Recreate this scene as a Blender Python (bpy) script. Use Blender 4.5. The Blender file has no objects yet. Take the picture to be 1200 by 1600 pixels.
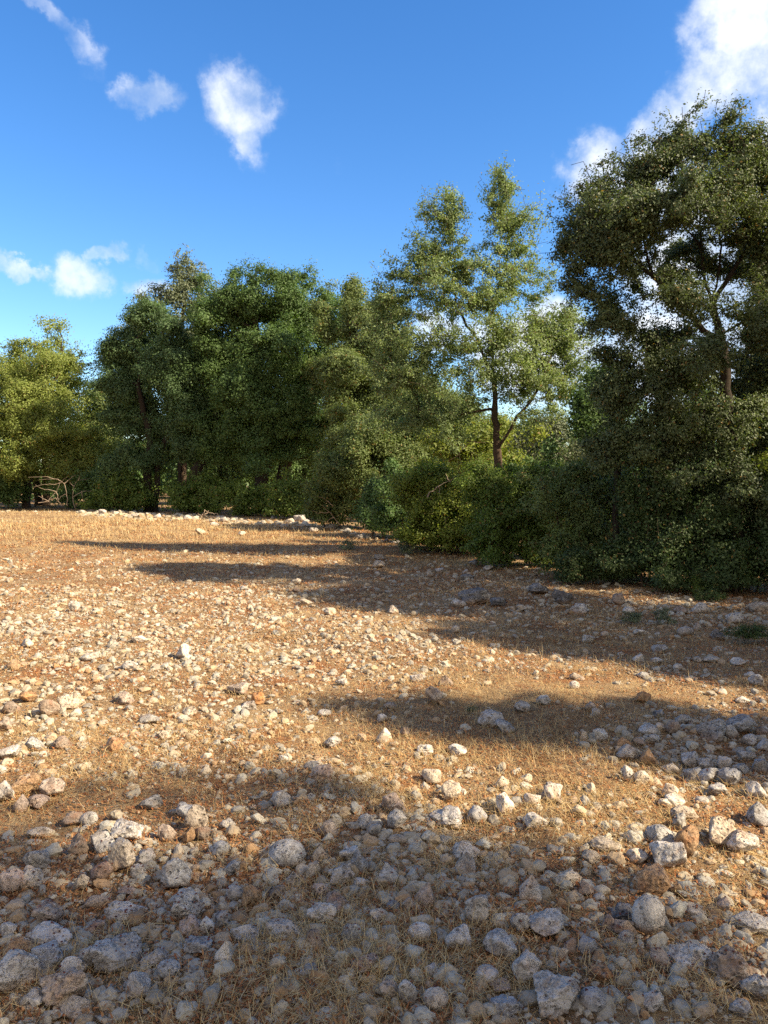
import bpy, math, random
import numpy as np
from mathutils import Vector, Matrix
from mathutils.bvhtree import BVHTree

R = math.radians
# ------------------------------------------------------------------ camera
EYE = 1.6
F = 1200.0                      # focal length in pixels of the 1200x1600 photograph
PITCH = math.atan(55.0 / F)     # horizon at y = 745
scene = bpy.context.scene
col = scene.collection
cam_d = bpy.data.cameras.new('camera')
cam = bpy.data.objects.new('camera', cam_d)
col.objects.link(cam)
cam.location = (0, 0, EYE)
cam.rotation_euler = (math.pi / 2 - PITCH, 0, 0)
cam_d.sensor_fit = 'VERTICAL'
cam_d.sensor_height = 36
cam_d.lens = 36 * F / 1600
cam_d.clip_end = 2000
cam_d.clip_start = 0.05
scene.camera = cam

# ------------------------------------------------------------------ light
SUN_A, SUN_E = R(21), R(36.5)     # degrees behind the right-hand side, elevation
scene.view_settings.view_transform = 'Standard'
scene.view_settings.look = 'None'
scene.view_settings.exposure = 1.32
scene.view_settings.gamma = 1
sd = Vector((math.cos(SUN_A) * math.cos(SUN_E), -math.sin(SUN_A) * math.cos(SUN_E), math.sin(SUN_E)))
sl = bpy.data.lights.new('sun', 'SUN')
sl.energy = 4.8
sl.angle = R(0.55)
sl.color = (1.0, 0.84, 0.60)
so = bpy.data.objects.new('sun', sl)
so.rotation_euler = sd.to_track_quat('Z', 'Y').to_euler()
so.location = (20, -6, 20)
col.objects.link(so)

scene.cycles.max_bounces = 6
scene.cycles.diffuse_bounces = 2
scene.cycles.transmission_bounces = 4
scene.cycles.glossy_bounces = 2
scene.cycles.use_denoising = False


def ray(px, py):
    """direction in the world of a pixel of the photograph"""
    x, y = (px - 600) / F, (800 - py) / F
    c, s = math.cos(PITCH), math.sin(PITCH)
    return Vector((x, c + y * s, y * c - s))


def W(px, py, Y):
    d = ray(px, py)
    return Vector((0, 0, EYE)) + d * (Y / d.y)


def G(px, py):
    d = ray(px, py)
    t = -EYE / d.z
    return d.x * t, d.y * t


# ------------------------------------------------------------------ world
world = bpy.data.worlds.new('World')
scene.world = world
world.use_nodes = True
nt = world.node_tree
nt.nodes.clear()


def wn(t, **k):
    n = nt.nodes.new(t)
    for a, b in k.items():
        setattr(n, a, b)
    return n


def wm(op, a, b=None, c=None, clamp=False):
    n = nt.nodes.new('ShaderNodeMath')
    n.operation = op
    n.use_clamp = clamp
    for i, v in enumerate((a, b, c)):
        if v is None:
            continue
        if isinstance(v, (int, float)):
            n.inputs[i].default_value = v
        else:
            nt.links.new(v, n.inputs[i])
    return n.outputs[0]


def wmix(f, a, b):
    n = nt.nodes.new('ShaderNodeMix')
    n.data_type = 'RGBA'
    for s, v in ((n.inputs[0], f), (n.inputs[6], a), (n.inputs[7], b)):
        if isinstance(v, (tuple, float, int)):
            s.default_value = v
        else:
            nt.links.new(v, s)
    return n.outputs[2]


sky = wn('ShaderNodeTexSky', sky_type='NISHITA', sun_disc=False)
sky.sun_elevation = SUN_E
sky.sun_rotation = R(111)
sky.air_density = 1.0
sky.dust_density = 0.15
sky.ozone_density = 3.0
hs = wn('ShaderNodeHueSaturation')
hs.inputs['Hue'].default_value = 0.506
hs.inputs['Saturation'].default_value = 1.28
hs.inputs['Value'].default_value = 0.86
nt.links.new(sky.outputs[0], hs.inputs['Color'])
tc = wn('ShaderNodeTexCoord')
sep = wn('ShaderNodeSeparateXYZ')
nt.links.new(tc.outputs['Generated'], sep.inputs[0])
AZ = wm('ARCTAN2', sep.outputs[0], sep.outputs[1])
EL = wm('ARCSINE', sep.outputs[2])
n1 = wn('ShaderNodeTexNoise')
n1.inputs['Scale'].default_value = 9
n1.inputs['Detail'].default_value = 7
n1.inputs['Roughness'].default_value = 0.62
nt.links.new(tc.outputs['Generated'], n1.inputs['Vector'])
n2 = wn('ShaderNodeTexNoise')
n2.inputs['Scale'].default_value = 16
n2.inputs['Detail'].default_value = 8
n2.inputs['Roughness'].default_value = 0.6
mp = wn('ShaderNodeMapping')
mp.inputs['Location'].default_value = (3.1, 7.7, 1.3)
nt.links.new(tc.outputs['Generated'], mp.inputs[0])
nt.links.new(mp.outputs[0], n2.inputs['Vector'])
sc1 = wn('ShaderNodeSeparateColor')
nt.links.new(n1.outputs['Color'], sc1.inputs[0])
AZd = wm('ADD', AZ, wm('MULTIPLY', wm('SUBTRACT', sc1.outputs[0], 0.5), 0.13))
ELd = wm('ADD', EL, wm('MULTIPLY', wm('SUBTRACT', sc1.outputs[1], 0.5), 0.13))
# clouds: photo pixel centre, half sizes in pixels, tilt, strength
CL = [
    (80, 14, 66, 26, -18, .6), (132, 52, 44, 30, -40, .6), (150, 92, 30, 30, 0, .4),
    (228, 136, 62, 34, 14, 1.0), (374, 152, 60, 60, -20, 1.0), (388, 222, 34, 54, 15, .7),
    (528, 250, 20, 18, 0, .4), (462, 236, 26, 14, -30, .25),
    (26, 420, 56, 16, -16, .85), (132, 440, 48, 40, 0, .92), (166, 394, 34, 18, 40, .8),
    (212, 396, 18, 26, 0, .5), (228, 446, 40, 20, 0, .9), (30, 155, 40, 30, 0, .15),
    (1190, 30, 92, 70, 0, 1.3), (1145, 125, 92, 72, 20, 1.3), (1050, 200, 92, 46, 34, 1.15),
    (930, 262, 56, 60, 30, 1.05), (1205, 215, 26, 60, 0, 1.0), (1010, 290, 100, 70, 0, 1.3),
    (1120, 400, 130, 120, 0, 1.4), (1230, 330, 90, 190, 0, 1.0),
    (850, 545, 100, 70, 0, 1.6), (930, 590, 80, 70, 0, 1.3), (700, 520, 60, 45, 0, 1.0), (1050, 560, 160, 100, 0, 1.4),
]
acc = None
for (cx, cy, rx, ry, rot, st) in CL:
    d = ray(cx, cy).normalized()
    a0, e0 = math.atan2(d.x, d.y), math.asin(d.z)
    # local pixel size of an angle here
    k = 1.0 / (F * (1 + ((cx - 600) ** 2 + (cy - 800) ** 2) / F ** 2) ** 0.5)
    ca, sa = math.cos(R(rot)), math.sin(R(rot))
    u0 = wm('MULTIPLY', wm('SUBTRACT', AZd, a0), math.cos(e0))
    v0 = wm('SUBTRACT', ELd, e0)
    u = wm('ADD', wm('MULTIPLY', u0, ca / (rx * k)), wm('MULTIPLY', v0, sa / (rx * k)))
    v = wm('ADD', wm('MULTIPLY', u0, -sa / (ry * k)), wm('MULTIPLY', v0, ca / (ry * k)))
    q = wm('SQRT', wm('ADD', wm('MULTIPLY', u, u), wm('MULTIPLY', v, v)))
    m = wm('MULTIPLY', wm('SUBTRACT', 1.5, q, clamp=True), st)
    acc = m if acc is None else wm('MAXIMUM', acc, m)
den = wm('ADD', acc, wm('MULTIPLY', wm('SUBTRACT', n2.outputs[0], 0.58), 1.7))
den = wm('MULTIPLY', den, wm('MULTIPLY', acc, 1.6, clamp=True))
mr = wn('ShaderNodeMapRange', interpolation_type='SMOOTHSTEP')
mr.inputs['From Min'].default_value = 0.12
mr.inputs['From Max'].default_value = 1.35
mr.inputs['To Max'].default_value = 0.95
nt.links.new(den, mr.inputs['Value'])
shade = wn('ShaderNodeMapRange', interpolation_type='SMOOTHSTEP')
shade.inputs['From Min'].default_value = 0.40
shade.inputs['From Max'].default_value = 0.58
nt.links.new(wm('ADD', wm('MULTIPLY', n1.outputs[0], .45), wm('MULTIPLY', n2.outputs[0], .55)), shade.inputs['Value'])
# the sky stays bluest overhead and pales towards the horizon
up = wn('ShaderNodeMapRange')
up.inputs['From Min'].default_value = 0.0
up.inputs['From Max'].default_value = 0.62
nt.links.new(sep.outputs[2], up.inputs['Value'])
SKY_K = 0.115
cloudc = wmix(shade.outputs[0], (2.3, 2.75, 3.5, 1), (4.0, 4.15, 4.4, 1))
final = wmix(mr.outputs[0], hs.outputs[0], cloudc)
# unseen cloud cover added behind the camera as warm fill for the shade
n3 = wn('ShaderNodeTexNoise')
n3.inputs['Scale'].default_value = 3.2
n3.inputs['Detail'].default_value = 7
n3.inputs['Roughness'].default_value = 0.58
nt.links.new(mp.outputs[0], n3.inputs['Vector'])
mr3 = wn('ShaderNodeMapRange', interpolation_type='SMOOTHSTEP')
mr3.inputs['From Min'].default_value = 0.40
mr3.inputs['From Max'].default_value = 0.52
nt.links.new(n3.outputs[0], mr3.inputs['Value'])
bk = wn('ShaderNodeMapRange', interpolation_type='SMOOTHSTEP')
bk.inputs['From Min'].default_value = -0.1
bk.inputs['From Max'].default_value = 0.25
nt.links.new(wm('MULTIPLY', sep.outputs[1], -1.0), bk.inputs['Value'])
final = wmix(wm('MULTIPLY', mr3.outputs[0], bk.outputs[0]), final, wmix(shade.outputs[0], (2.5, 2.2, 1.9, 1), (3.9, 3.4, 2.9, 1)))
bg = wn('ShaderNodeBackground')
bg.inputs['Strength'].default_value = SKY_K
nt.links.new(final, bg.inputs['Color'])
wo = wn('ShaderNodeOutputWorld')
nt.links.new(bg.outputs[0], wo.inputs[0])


# ------------------------------------------------------------------ helpers
def tag(o, label=None, cat=None, group=None, kind=None):
    for k, v in (('label', label), ('category', cat), ('group', group), ('kind', kind)):
        if v:
            o[k] = v
    return o


def mesh(name, verts, faces, mat, parent=None, smooth=False):
    """one mesh object from arrays; faces is one (n,k) array or a list of them"""
    if not isinstance(faces, list):
        faces = [faces]
    faces = [f for f in faces if len(f)]
    me = bpy.data.meshes.new(name)
    me.vertices.add(len(verts))
    me.vertices.foreach_set('co', np.ascontiguousarray(verts, dtype=np.float32).ravel())
    loops = np.concatenate([f.ravel() for f in faces]).astype(np.int32)
    tot = np.concatenate([np.full(len(f), f.shape[1], np.int32) for f in faces])
    start = np.concatenate([[0], np.cumsum(tot)[:-1]]).astype(np.int32)
    me.loops.add(len(loops))
    me.loops.foreach_set('vertex_index', loops)
    me.polygons.add(len(tot))
    me.polygons.foreach_set('loop_start', start)
    me.polygons.foreach_set('use_smooth', np.full(len(tot), smooth))
    me.update(calc_edges=True)
    me.materials.append(mat)
    o = bpy.data.objects.new(name, me)
    col.objects.link(o)
    if parent:
        o.parent = parent
    return o


def _h(ix, iy, iz, seed):
    n = (ix.astype(np.int64) * 374761393 + iy.astype(np.int64) * 668265263 + iz.astype(np.int64) * 2147483647 + seed * 1274126177) & 0xffffffff
    n = ((n ^ (n >> 13)) * 1274126177) & 0xffffffff
    n = ((n ^ (n >> 16)) * 2246822519) & 0xffffffff
    return ((n ^ (n >> 15)) & 0xffffff) / float(0xffffff)


def vnoise(p, seed=0):
    p = np.asarray(p, float)
    i = np.floor(p).astype(np.int64)
    f = p - i
    f = f * f * (3 - 2 * f)
    r = 0
    for a in (0, 1):
        for b in (0, 1):
            for c in (0, 1):
                w = (f[:, 0] if a else 1 - f[:, 0]) * (f[:, 1] if b else 1 - f[:, 1]) * (f[:, 2] if c else 1 - f[:, 2])
                r = r + w * _h(i[:, 0] + a, i[:, 1] + b, i[:, 2] + c, seed)
    return r * 2 - 1


def fbm(p, seed=0, o=4):
    r, a = 0, 1.0
    p = np.asarray(p, float)
    for k in range(o):
        r = r + a * vnoise(p * 2 ** k + 17.3 * k, seed + k)
        a *= .5
    return r


def hgt(x, y):
    x = np.asarray(x, float).ravel()
    y = np.asarray(y, float).ravel()
    z = np.zeros_like(x)
    d = np.hypot(x, y)
    h = 0.05 * fbm(np.stack([x * .35, y * .35, z], 1), 5, 3)
    h += 0.022 * fbm(np.stack([x * 2.6, y * 2.6, z], 1), 9, 5) * np.clip(30 / (d + 1), 0, 1)
    return h - 0.01


def h1(x, y):
    return float(hgt([x], [y])[0])


# ------------------------------------------------------------------ materials
def material(name, build):
    m = bpy.data.materials.new(name)
    m.use_nodes = True
    t = m.node_tree
    t.nodes.clear()
    out = t.nodes.new('ShaderNodeOutputMaterial')

    class K:
        pass
    k = K()

    def node(ty, **a):
        n = t.nodes.new(ty)
        ins = a.pop('ins', {})
        for x, y in a.items():
            setattr(n, x, y)
        for x, y in ins.items():
            put(n.inputs[x], y)
        return n

    def put(s, v):
        if isinstance(v, bpy.types.NodeSocket):
            t.links.new(v, s)
        else:
            s.default_value = v

    def noise(scale, detail=4, rough=.55, vec=None, dist=0, kind='ShaderNodeTexNoise'):
        n = node(kind, ins={'Scale': scale, 'Detail': detail, 'Roughness': rough})
        if dist:
            n.inputs['Distortion'].default_value = dist
        if vec is not None:
            t.links.new(vec, n.inputs['Vector'])
        return n.outputs[0]

    def ramp(f, stops, const=False):
        n = node('ShaderNodeValToRGB')
        cr = n.color_ramp
        if const:
            cr.interpolation = 'CONSTANT'
        while len(cr.elements) < len(stops):
            cr.elements.new(.5)
        for e, (p, c) in zip(cr.elements, stops):
            e.position = p
            e.color = (*c, 1) if len(c) == 3 else c
        put(n.inputs[0], f)
        return n.outputs[0]

    def mix(f, a, b, mode='MIX'):
        n = node('ShaderNodeMix', data_type='RGBA', blend_type=mode)
        put(n.inputs[0], f)
        put(n.inputs[6], a if isinstance(a, bpy.types.NodeSocket) else (*a, 1))
        put(n.inputs[7], b if isinstance(b, bpy.types.NodeSocket) else (*b, 1))
        return n.outputs[2]

    def math_(op, a, b=0.0, clamp=False):
        n = node('ShaderNodeMath', operation=op, use_clamp=clamp)
        put(n.inputs[0], a)
        put(n.inputs[1], b)
        return n.outputs[0]

    def bump(h, s=.5, d=.01, nrm=None):
        n = node('ShaderNodeBump', ins={'Height': h, 'Strength': s, 'Distance': d})
        if nrm is not None:
            t.links.new(nrm, n.inputs['Normal'])
        return n.outputs[0]

    def bsdf(c, rough=.8, nrm=None, spec=.3):
        n = node('ShaderNodeBsdfPrincipled')
        put(n.inputs['Base Color'], c if isinstance(c, bpy.types.NodeSocket) else (*c, 1))
        put(n.inputs['Roughness'], rough)
        put(n.inputs['Specular IOR Level'], spec)
        if nrm is not None:
            t.links.new(nrm, n.inputs['Normal'])
        return n.outputs[0]
    k.node, k.put, k.noise, k.ramp, k.mix, k.math, k.bump, k.bsdf, k.t = node, put, noise, ramp, mix, math_, bump, bsdf, t
    k.island = lambda: node('ShaderNodeNewGeometry').outputs['Random Per Island']
    k.objrand = lambda: node('ShaderNodeObjectInfo').outputs['Random']
    k.obj = lambda: node('ShaderNodeTexCoord').outputs['Object']
    t.links.new(build(k), out.inputs[0])
    return m


def m_leaf(name, cols, trans=.35, rough=.55, dead=0.0, spec=.35):
    def b(k):
        isl = k.island()
        n = len(cols)
        cols_ = [tuple(.6 * q[j] + .4 * cols[1][j] for j in range(3)) for q in cols]
        c = k.ramp(isl, [(i / max(1, n - 1), q) for i, q in enumerate(cols_)])
        big = k.noise(.9, 2, .5, k.obj())
        c = k.mix(k.math('MULTIPLY', k.math('SUBTRACT', big, .45, True), 1.6, True), c, tuple(min(1, v * 1.35) for v in cols[-1]))
        if dead:
            w = k.node('ShaderNodeTexWhiteNoise', noise_dimensions='1D')
            k.t.links.new(isl, w.inputs['W'])
            c = k.mix(k.math('LESS_THAN', w.outputs[0], dead), c, (.26, .17, .05))
        hv = k.node('ShaderNodeHueSaturation')
        k.t.links.new(c, hv.inputs['Color'])
        nz = k.noise(3.1, 3, .6, k.obj())
        k.t.links.new(k.math('ADD', k.math('MULTIPLY', nz, 1.5), .25), hv.inputs['Value'])
        c = hv.outputs[0]
        p = k.bsdf(c, rough, None, spec)
        tr = k.node('ShaderNodeBsdfTranslucent')
        tc_ = k.mix(1.0, c, (1.25, 1.3, .55), 'MULTIPLY')
        k.t.links.new(tc_, tr.inputs[0])
        ms = k.node('ShaderNodeMixShader', ins={0: trans})
        k.t.links.new(p, ms.inputs[1])
        k.t.links.new(tr.outputs[0], ms.inputs[2])
        return ms.outputs[0]
    return material(name, b)


def m_bark(name, a, b_, sc=14):
    def b(k):
        v = k.obj()
        mpn = k.node('ShaderNodeMapping')
        mpn.inputs['Scale'].default_value = (1, 1, .25)
        k.t.links.new(v, mpn.inputs[0])
        n = k.noise(sc, 6, .65, mpn.outputs[0], 1.0)
        pat = k.noise(2.5, 3, .5, v)
        c = k.mix(n, a, b_)
        c = k.mix(k.math('MULTIPLY', pat, .5), c, tuple(x * 1.6 for x in b_))
        return k.bsdf(c, .9, k.bump(n, .9, .02), .1)
    return material(name, b)


def m_rock(name, base, light, stain, pit=.35, lichen=.3):
    def b(k):
        v = k.obj()
        off = k.node('ShaderNodeVectorMath', operation='ADD')
        k.t.links.new(v, off.inputs[0])
        cb = k.node('ShaderNodeCombineXYZ')
        r = k.objrand()
        for i in range(3):
            k.t.links.new(k.math('MULTIPLY', r, 37.0 + i * 11), cb.inputs[i])
        k.t.links.new(cb.outputs[0], off.inputs[1])
        v = off.outputs[0]
        big = k.noise(11, 5, .6, v)
        fine = k.noise(48, 5, .6, v)
        c = k.mix(k.ramp(big, [(.38, (0, 0, 0)), (.62, (1, 1, 1))]), base, light)
        st = k.noise(6, 4, .6, v, 1.5)
        c = k.mix(k.ramp(st, [(.52, (0, 0, 0)), (.72, (.75, .75, .75))]), c, stain)
        c = k.mix(k.ramp(fine, [(.30, (.7, .7, .7)), (.43, (0, 0, 0))]), c, tuple(x * .5 for x in base))
        crk = k.node('ShaderNodeTexVoronoi', feature='DISTANCE_TO_EDGE', ins={'Scale': 13.0})
        k.t.links.new(k.mix(.12, v, k.node('ShaderNodeTexNoise', ins={'Scale': 14.0, 'Detail': 4.0}).outputs[1]), crk.inputs['Vector'])
        crack = k.ramp(crk.outputs['Distance'], [(.0, (.5, .5, .5)), (.03, (0, 0, 0))])
        c = k.mix(crack, c, tuple(x * .3 for x in base))
        vo = k.node('ShaderNodeTexVoronoi', feature='F1', ins={'Scale': 42.0, 'Randomness': 1.0})
        k.t.links.new(v, vo.inputs['Vector'])
        pits = k.ramp(vo.outputs['Distance'], [(.0, (1, 1, 1)), (.3, (0, 0, 0))])
        pm = k.math('MULTIPLY', pits, k.ramp(k.noise(9, 3, .5, v, .5), [(.5 - pit * .4, (0, 0, 0)), (.6, (1, 1, 1))]))
        c = k.mix(k.math('MULTIPLY', pm, .7), c, tuple(x * .3 for x in stain))
        li = k.noise(26, 6, .7, v)
        c = k.mix(k.ramp(li, [(.56, (0, 0, 0)), (.63, (lichen,) * 3)]), c, (.10, .10, .10))
        c = k.mix(k.ramp(k.noise(19, 5, .7, v, .3), [(.6, (0, 0, 0)), (.66, (.5, .5, .5))]), c, (.62, .60, .55))
        # soil colour low on the rock, painted darker there for shade contrast
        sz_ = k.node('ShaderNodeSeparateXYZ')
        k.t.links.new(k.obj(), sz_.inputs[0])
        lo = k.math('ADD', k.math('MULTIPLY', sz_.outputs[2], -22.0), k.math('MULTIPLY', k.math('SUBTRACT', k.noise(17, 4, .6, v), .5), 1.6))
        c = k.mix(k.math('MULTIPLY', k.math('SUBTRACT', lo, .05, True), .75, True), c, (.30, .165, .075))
        c = k.mix(k.ramp(k.noise(31, 4, .6, v), [(.55, (0, 0, 0)), (.62, (.55, .55, .55))]), c, (.16, .125, .10))
        hsv = k.node('ShaderNodeHueSaturation')
        k.t.links.new(c, hsv.inputs['Color'])
        hsv.inputs['Saturation'].default_value = 1.0
        k.t.links.new(k.math('ADD', k.math('MULTIPLY', r, .35), .82), hsv.inputs['Value'])
        nrm = k.bump(fine, .8, .016)
        nrm = k.bump(crack, .8, -.02, nrm)
        nrm = k.bump(pm, 1.0, -.02, nrm)
        nrm = k.bump(big, .8, .03, nrm)
        return k.bsdf(hsv.outputs[0], .88, nrm, .2)
    return material(name, b)


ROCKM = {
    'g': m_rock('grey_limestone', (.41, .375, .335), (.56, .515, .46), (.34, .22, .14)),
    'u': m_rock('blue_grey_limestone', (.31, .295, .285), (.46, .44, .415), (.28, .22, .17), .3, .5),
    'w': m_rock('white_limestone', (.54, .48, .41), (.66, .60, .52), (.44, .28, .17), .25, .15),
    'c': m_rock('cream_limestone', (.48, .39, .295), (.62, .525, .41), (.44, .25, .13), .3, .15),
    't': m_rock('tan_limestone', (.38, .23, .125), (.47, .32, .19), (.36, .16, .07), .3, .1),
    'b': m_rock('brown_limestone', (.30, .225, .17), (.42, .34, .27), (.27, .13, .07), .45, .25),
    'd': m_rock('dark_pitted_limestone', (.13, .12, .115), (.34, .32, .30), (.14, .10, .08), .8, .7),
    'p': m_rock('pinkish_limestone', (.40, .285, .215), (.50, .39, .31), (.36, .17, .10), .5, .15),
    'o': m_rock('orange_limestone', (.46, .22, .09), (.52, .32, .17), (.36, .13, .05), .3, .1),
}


def b_stones(k):
    c = k.ramp(k.island(), [(0, (0.391, 0.333, 0.237)), (.18, (0.270, 0.245, 0.204)), (.34, (0.456, 0.421, 0.337)), (.5, (0.372, 0.265, 0.157)),
                            (.62, (0.428, 0.363, 0.261)), (.74, (0.316, 0.299, 0.257)), (.86, (0.493, 0.465, 0.380)), (.95, (0.391, 0.235, 0.114)), (1, (0.242, 0.176, 0.114))])
    v = k.obj()
    n = k.noise(60, 5, .65, v)
    c = k.mix(k.ramp(n, [(.3, (.7, .7, .7)), (.5, (0, 0, 0))]), c, (.17, .12, .085))
    return k.bsdf(c, .9, k.bump(n, .7, .008), .2)


M_STONES = material('small_stone', b_stones)


def b_soil(k):
    v = k.obj()
    a = k.noise(.8, 5, .6, v)
    f = k.noise(38, 8, .7, v)
    s = k.noise(5, 5, .6, v)
    c = k.mix(k.ramp(a, [(.36, (0, 0, 0)), (.6, (1, 1, 1))]), (.205, .118, .058), (.40, .270, .140))
    c = k.mix(k.ramp(s, [(.45, (0, 0, 0)), (.68, (.8, .8, .8))]), c, (.49, .355, .19))
    c = k.mix(k.ramp(f, [(.32, (.8, .8, .8)), (.5, (0, 0, 0))]), c, (.13, .065, .034))
    c = k.mix(k.ramp(k.noise(90, 6, .7, v), [(.56, (0, 0, 0)), (.66, (.7, .7, .7))]), c, (.52, .40, .26))
    gv = k.node('ShaderNodeTexVoronoi', ins={'Scale': 85.0})
    k.t.links.new(v, gv.inputs['Vector'])
    gm = k.math('MULTIPLY', k.ramp(gv.outputs['Distance'], [(.28, (1, 1, 1)), (.42, (0, 0, 0))]),
                k.ramp(k.noise(4, 5, .7, v), [(.42, (0, 0, 0)), (.55, (1, 1, 1))]))
    gs = k.node('ShaderNodeSeparateColor')
    k.t.links.new(gv.outputs['Color'], gs.inputs[0])
    gc = k.ramp(gs.outputs[0], [(0, (.30, .16, .08)), (.35, (.50, .38, .26)), (.6, (.36, .26, .18)), (.8, (.62, .53, .42)), (1, (.44, .24, .11))])
    c = k.mix(gm, c, gc)
    rust = k.noise(2.1, 6, .7, v, .6)
    c = k.mix(k.ramp(rust, [(.54, (0, 0, 0)), (.64, (.75, .75, .75))]), c, (.33, .13, .05))
    nrm = k.bump(f, .9, .03)
    nrm = k.bump(k.noise(120, 5, .7, v), .8, .008, nrm)
    nrm = k.bump(gm, .9, .012, nrm)
    return k.bsdf(c, .95, nrm, .08)


M_SOIL = material('red_brown_soil', b_soil)


def m_straw(name, cols, trans=.25):
    def b(k):
        c = k.ramp(k.island(), [(i / (len(cols) - 1), q) for i, q in enumerate(cols)])
        p = k.bsdf(c, .7, None, .2)
        tr = k.node('ShaderNodeBsdfTranslucent')
        k.t.links.new(c, tr.inputs[0])
        ms = k.node('ShaderNodeMixShader', ins={0: trans})
        k.t.links.new(p, ms.inputs[1])
        k.t.links.new(tr.outputs[0], ms.inputs[2])
        return ms.outputs[0]
    return material(name, b)


M_STRAW = m_straw('dry_straw', [(.46, .315, .13), (.66, .50, .25), (.42, .26, .095), (.72, .58, .32), (.52, .37, .16), (.28, .155, .06)])
M_PALE = m_straw('pale_dry_grass', [(.64, .49, .25), (.76, .61, .36), (.56, .41, .19), (.70, .55, .31)])
M_LITTER = m_straw('brown_litter', [(.26, .10, .035), (.42, .21, .08), (.14, .055, .025), (.48, .28, .12), (.34, .12, .04), (.20, .08, .03)], .1)
M_SEED = m_straw('dark_red_seed', [(.10, .03, .02), (.17, .06, .04), (.07, .025, .02)], 0)
M_WOOD = m_bark('dead_grey_wood', (.16, .12, .09), (.32, .25, .19), 30)
M_BARK = m_bark('dark_oak_bark', (.014, .011, .009), (.042, .033, .026))
M_BARKB = m_bark('brown_oak_bark', (.026, .018, .013), (.085, .060, .042))
L_DARK = m_leaf('dark_oak_leaf', [(.050, .098, .032), (.085, .150, .044), (.125, .195, .060)], .34)
L_DARKB = m_leaf('blue_green_oak_leaf', [(.050, .095, .042), (.082, .142, .056), (.120, .185, .074)], .34)
L_OLIVE = m_leaf('olive_oak_leaf', [(.088, .130, .040), (.130, .178, .058), (.180, .225, .078)], .36, dead=.02)
L_MID = m_leaf('pale_oak_leaf', [(.135, .190, .085), (.195, .260, .110), (.265, .330, .155)], .42, dead=.01)
L_LIGHT = m_leaf('light_green_leaf', [(.145, .195, .044), (.205, .255, .060), (.270, .310, .090)], .42, dead=.02)
L_YEL = m_leaf('yellow_green_leaf', [(.115, .165, .030), (.185, .235, .042), (.270, .300, .062)], .45, dead=.03)
L_SHR = m_leaf('shrub_leaf', [(.070, .115, .024), (.115, .175, .034), (.170, .230, .048)], .42, dead=.02)
L_GREY = m_leaf('grey_green_leaf', [(0.100, 0.130, 0.075), (0.140, 0.170, 0.100), (0.180, 0.210, 0.120)], .25)
L_RIGHT = m_leaf('dusky_oak_leaf', [(.054, .080, .034), (.088, .122, .048), (.130, .168, .070)], .32, dead=.02, spec=.5)
L_DEEP = m_leaf('deep_green_leaf', [(.034, .062, .020), (.056, .092, .028), (.084, .125, .038)], .3, dead=.02)
# ------------------------------------------------------------------ ground
def ground():
    rr = np.concatenate([[0.0], np.geomspace(.6, 60, 330), np.geomspace(66, 900, 14)])
    na = 540
    # finer in front
    t = np.linspace(-1, 1, na, endpoint=False)
    th = (t * .35 + .65 * t ** 3) * math.pi
    r_, a_ = np.meshgrid(rr, th, indexing='ij')
    x, y = r_ * np.sin(a_), r_ * np.cos(a_)
    z = hgt(x, y)
    v = np.stack([x.ravel(), y.ravel(), z], 1)
    i, j = np.meshgrid(np.arange(len(rr) - 1), np.arange(na), indexing='ij')
    jn = (j + 1) % na
    f = np.stack([i * na + j, i * na + jn, (i + 1) * na + jn, (i + 1) * na + j], -1).reshape(-1, 4)[:, ::-1]
    f = f[na:]
    # the centre as a fan
    c = np.stack([np.full(na, 0), na + (np.arange(na) + 1) % na, na + np.arange(na)], 1)
    o = mesh('ground', v, [f, c], M_SOIL, smooth=True)
    tag(o, kind='structure')


ground()

# ------------------------------------------------------------------ icospheres
import bmesh
ICO = {}


def ico(s):
    if s not in ICO:
        bm = bmesh.new()
        bmesh.ops.create_icosphere(bm, subdivisions=s, radius=1)
        v = np.array([q.co[:] for q in bm.verts])
        f = np.array([[q.index for q in g.verts] for g in bm.faces])
        bm.free()
        ICO[s] = (v / np.linalg.norm(v, axis=1)[:, None], f)
    return ICO[s]


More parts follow.
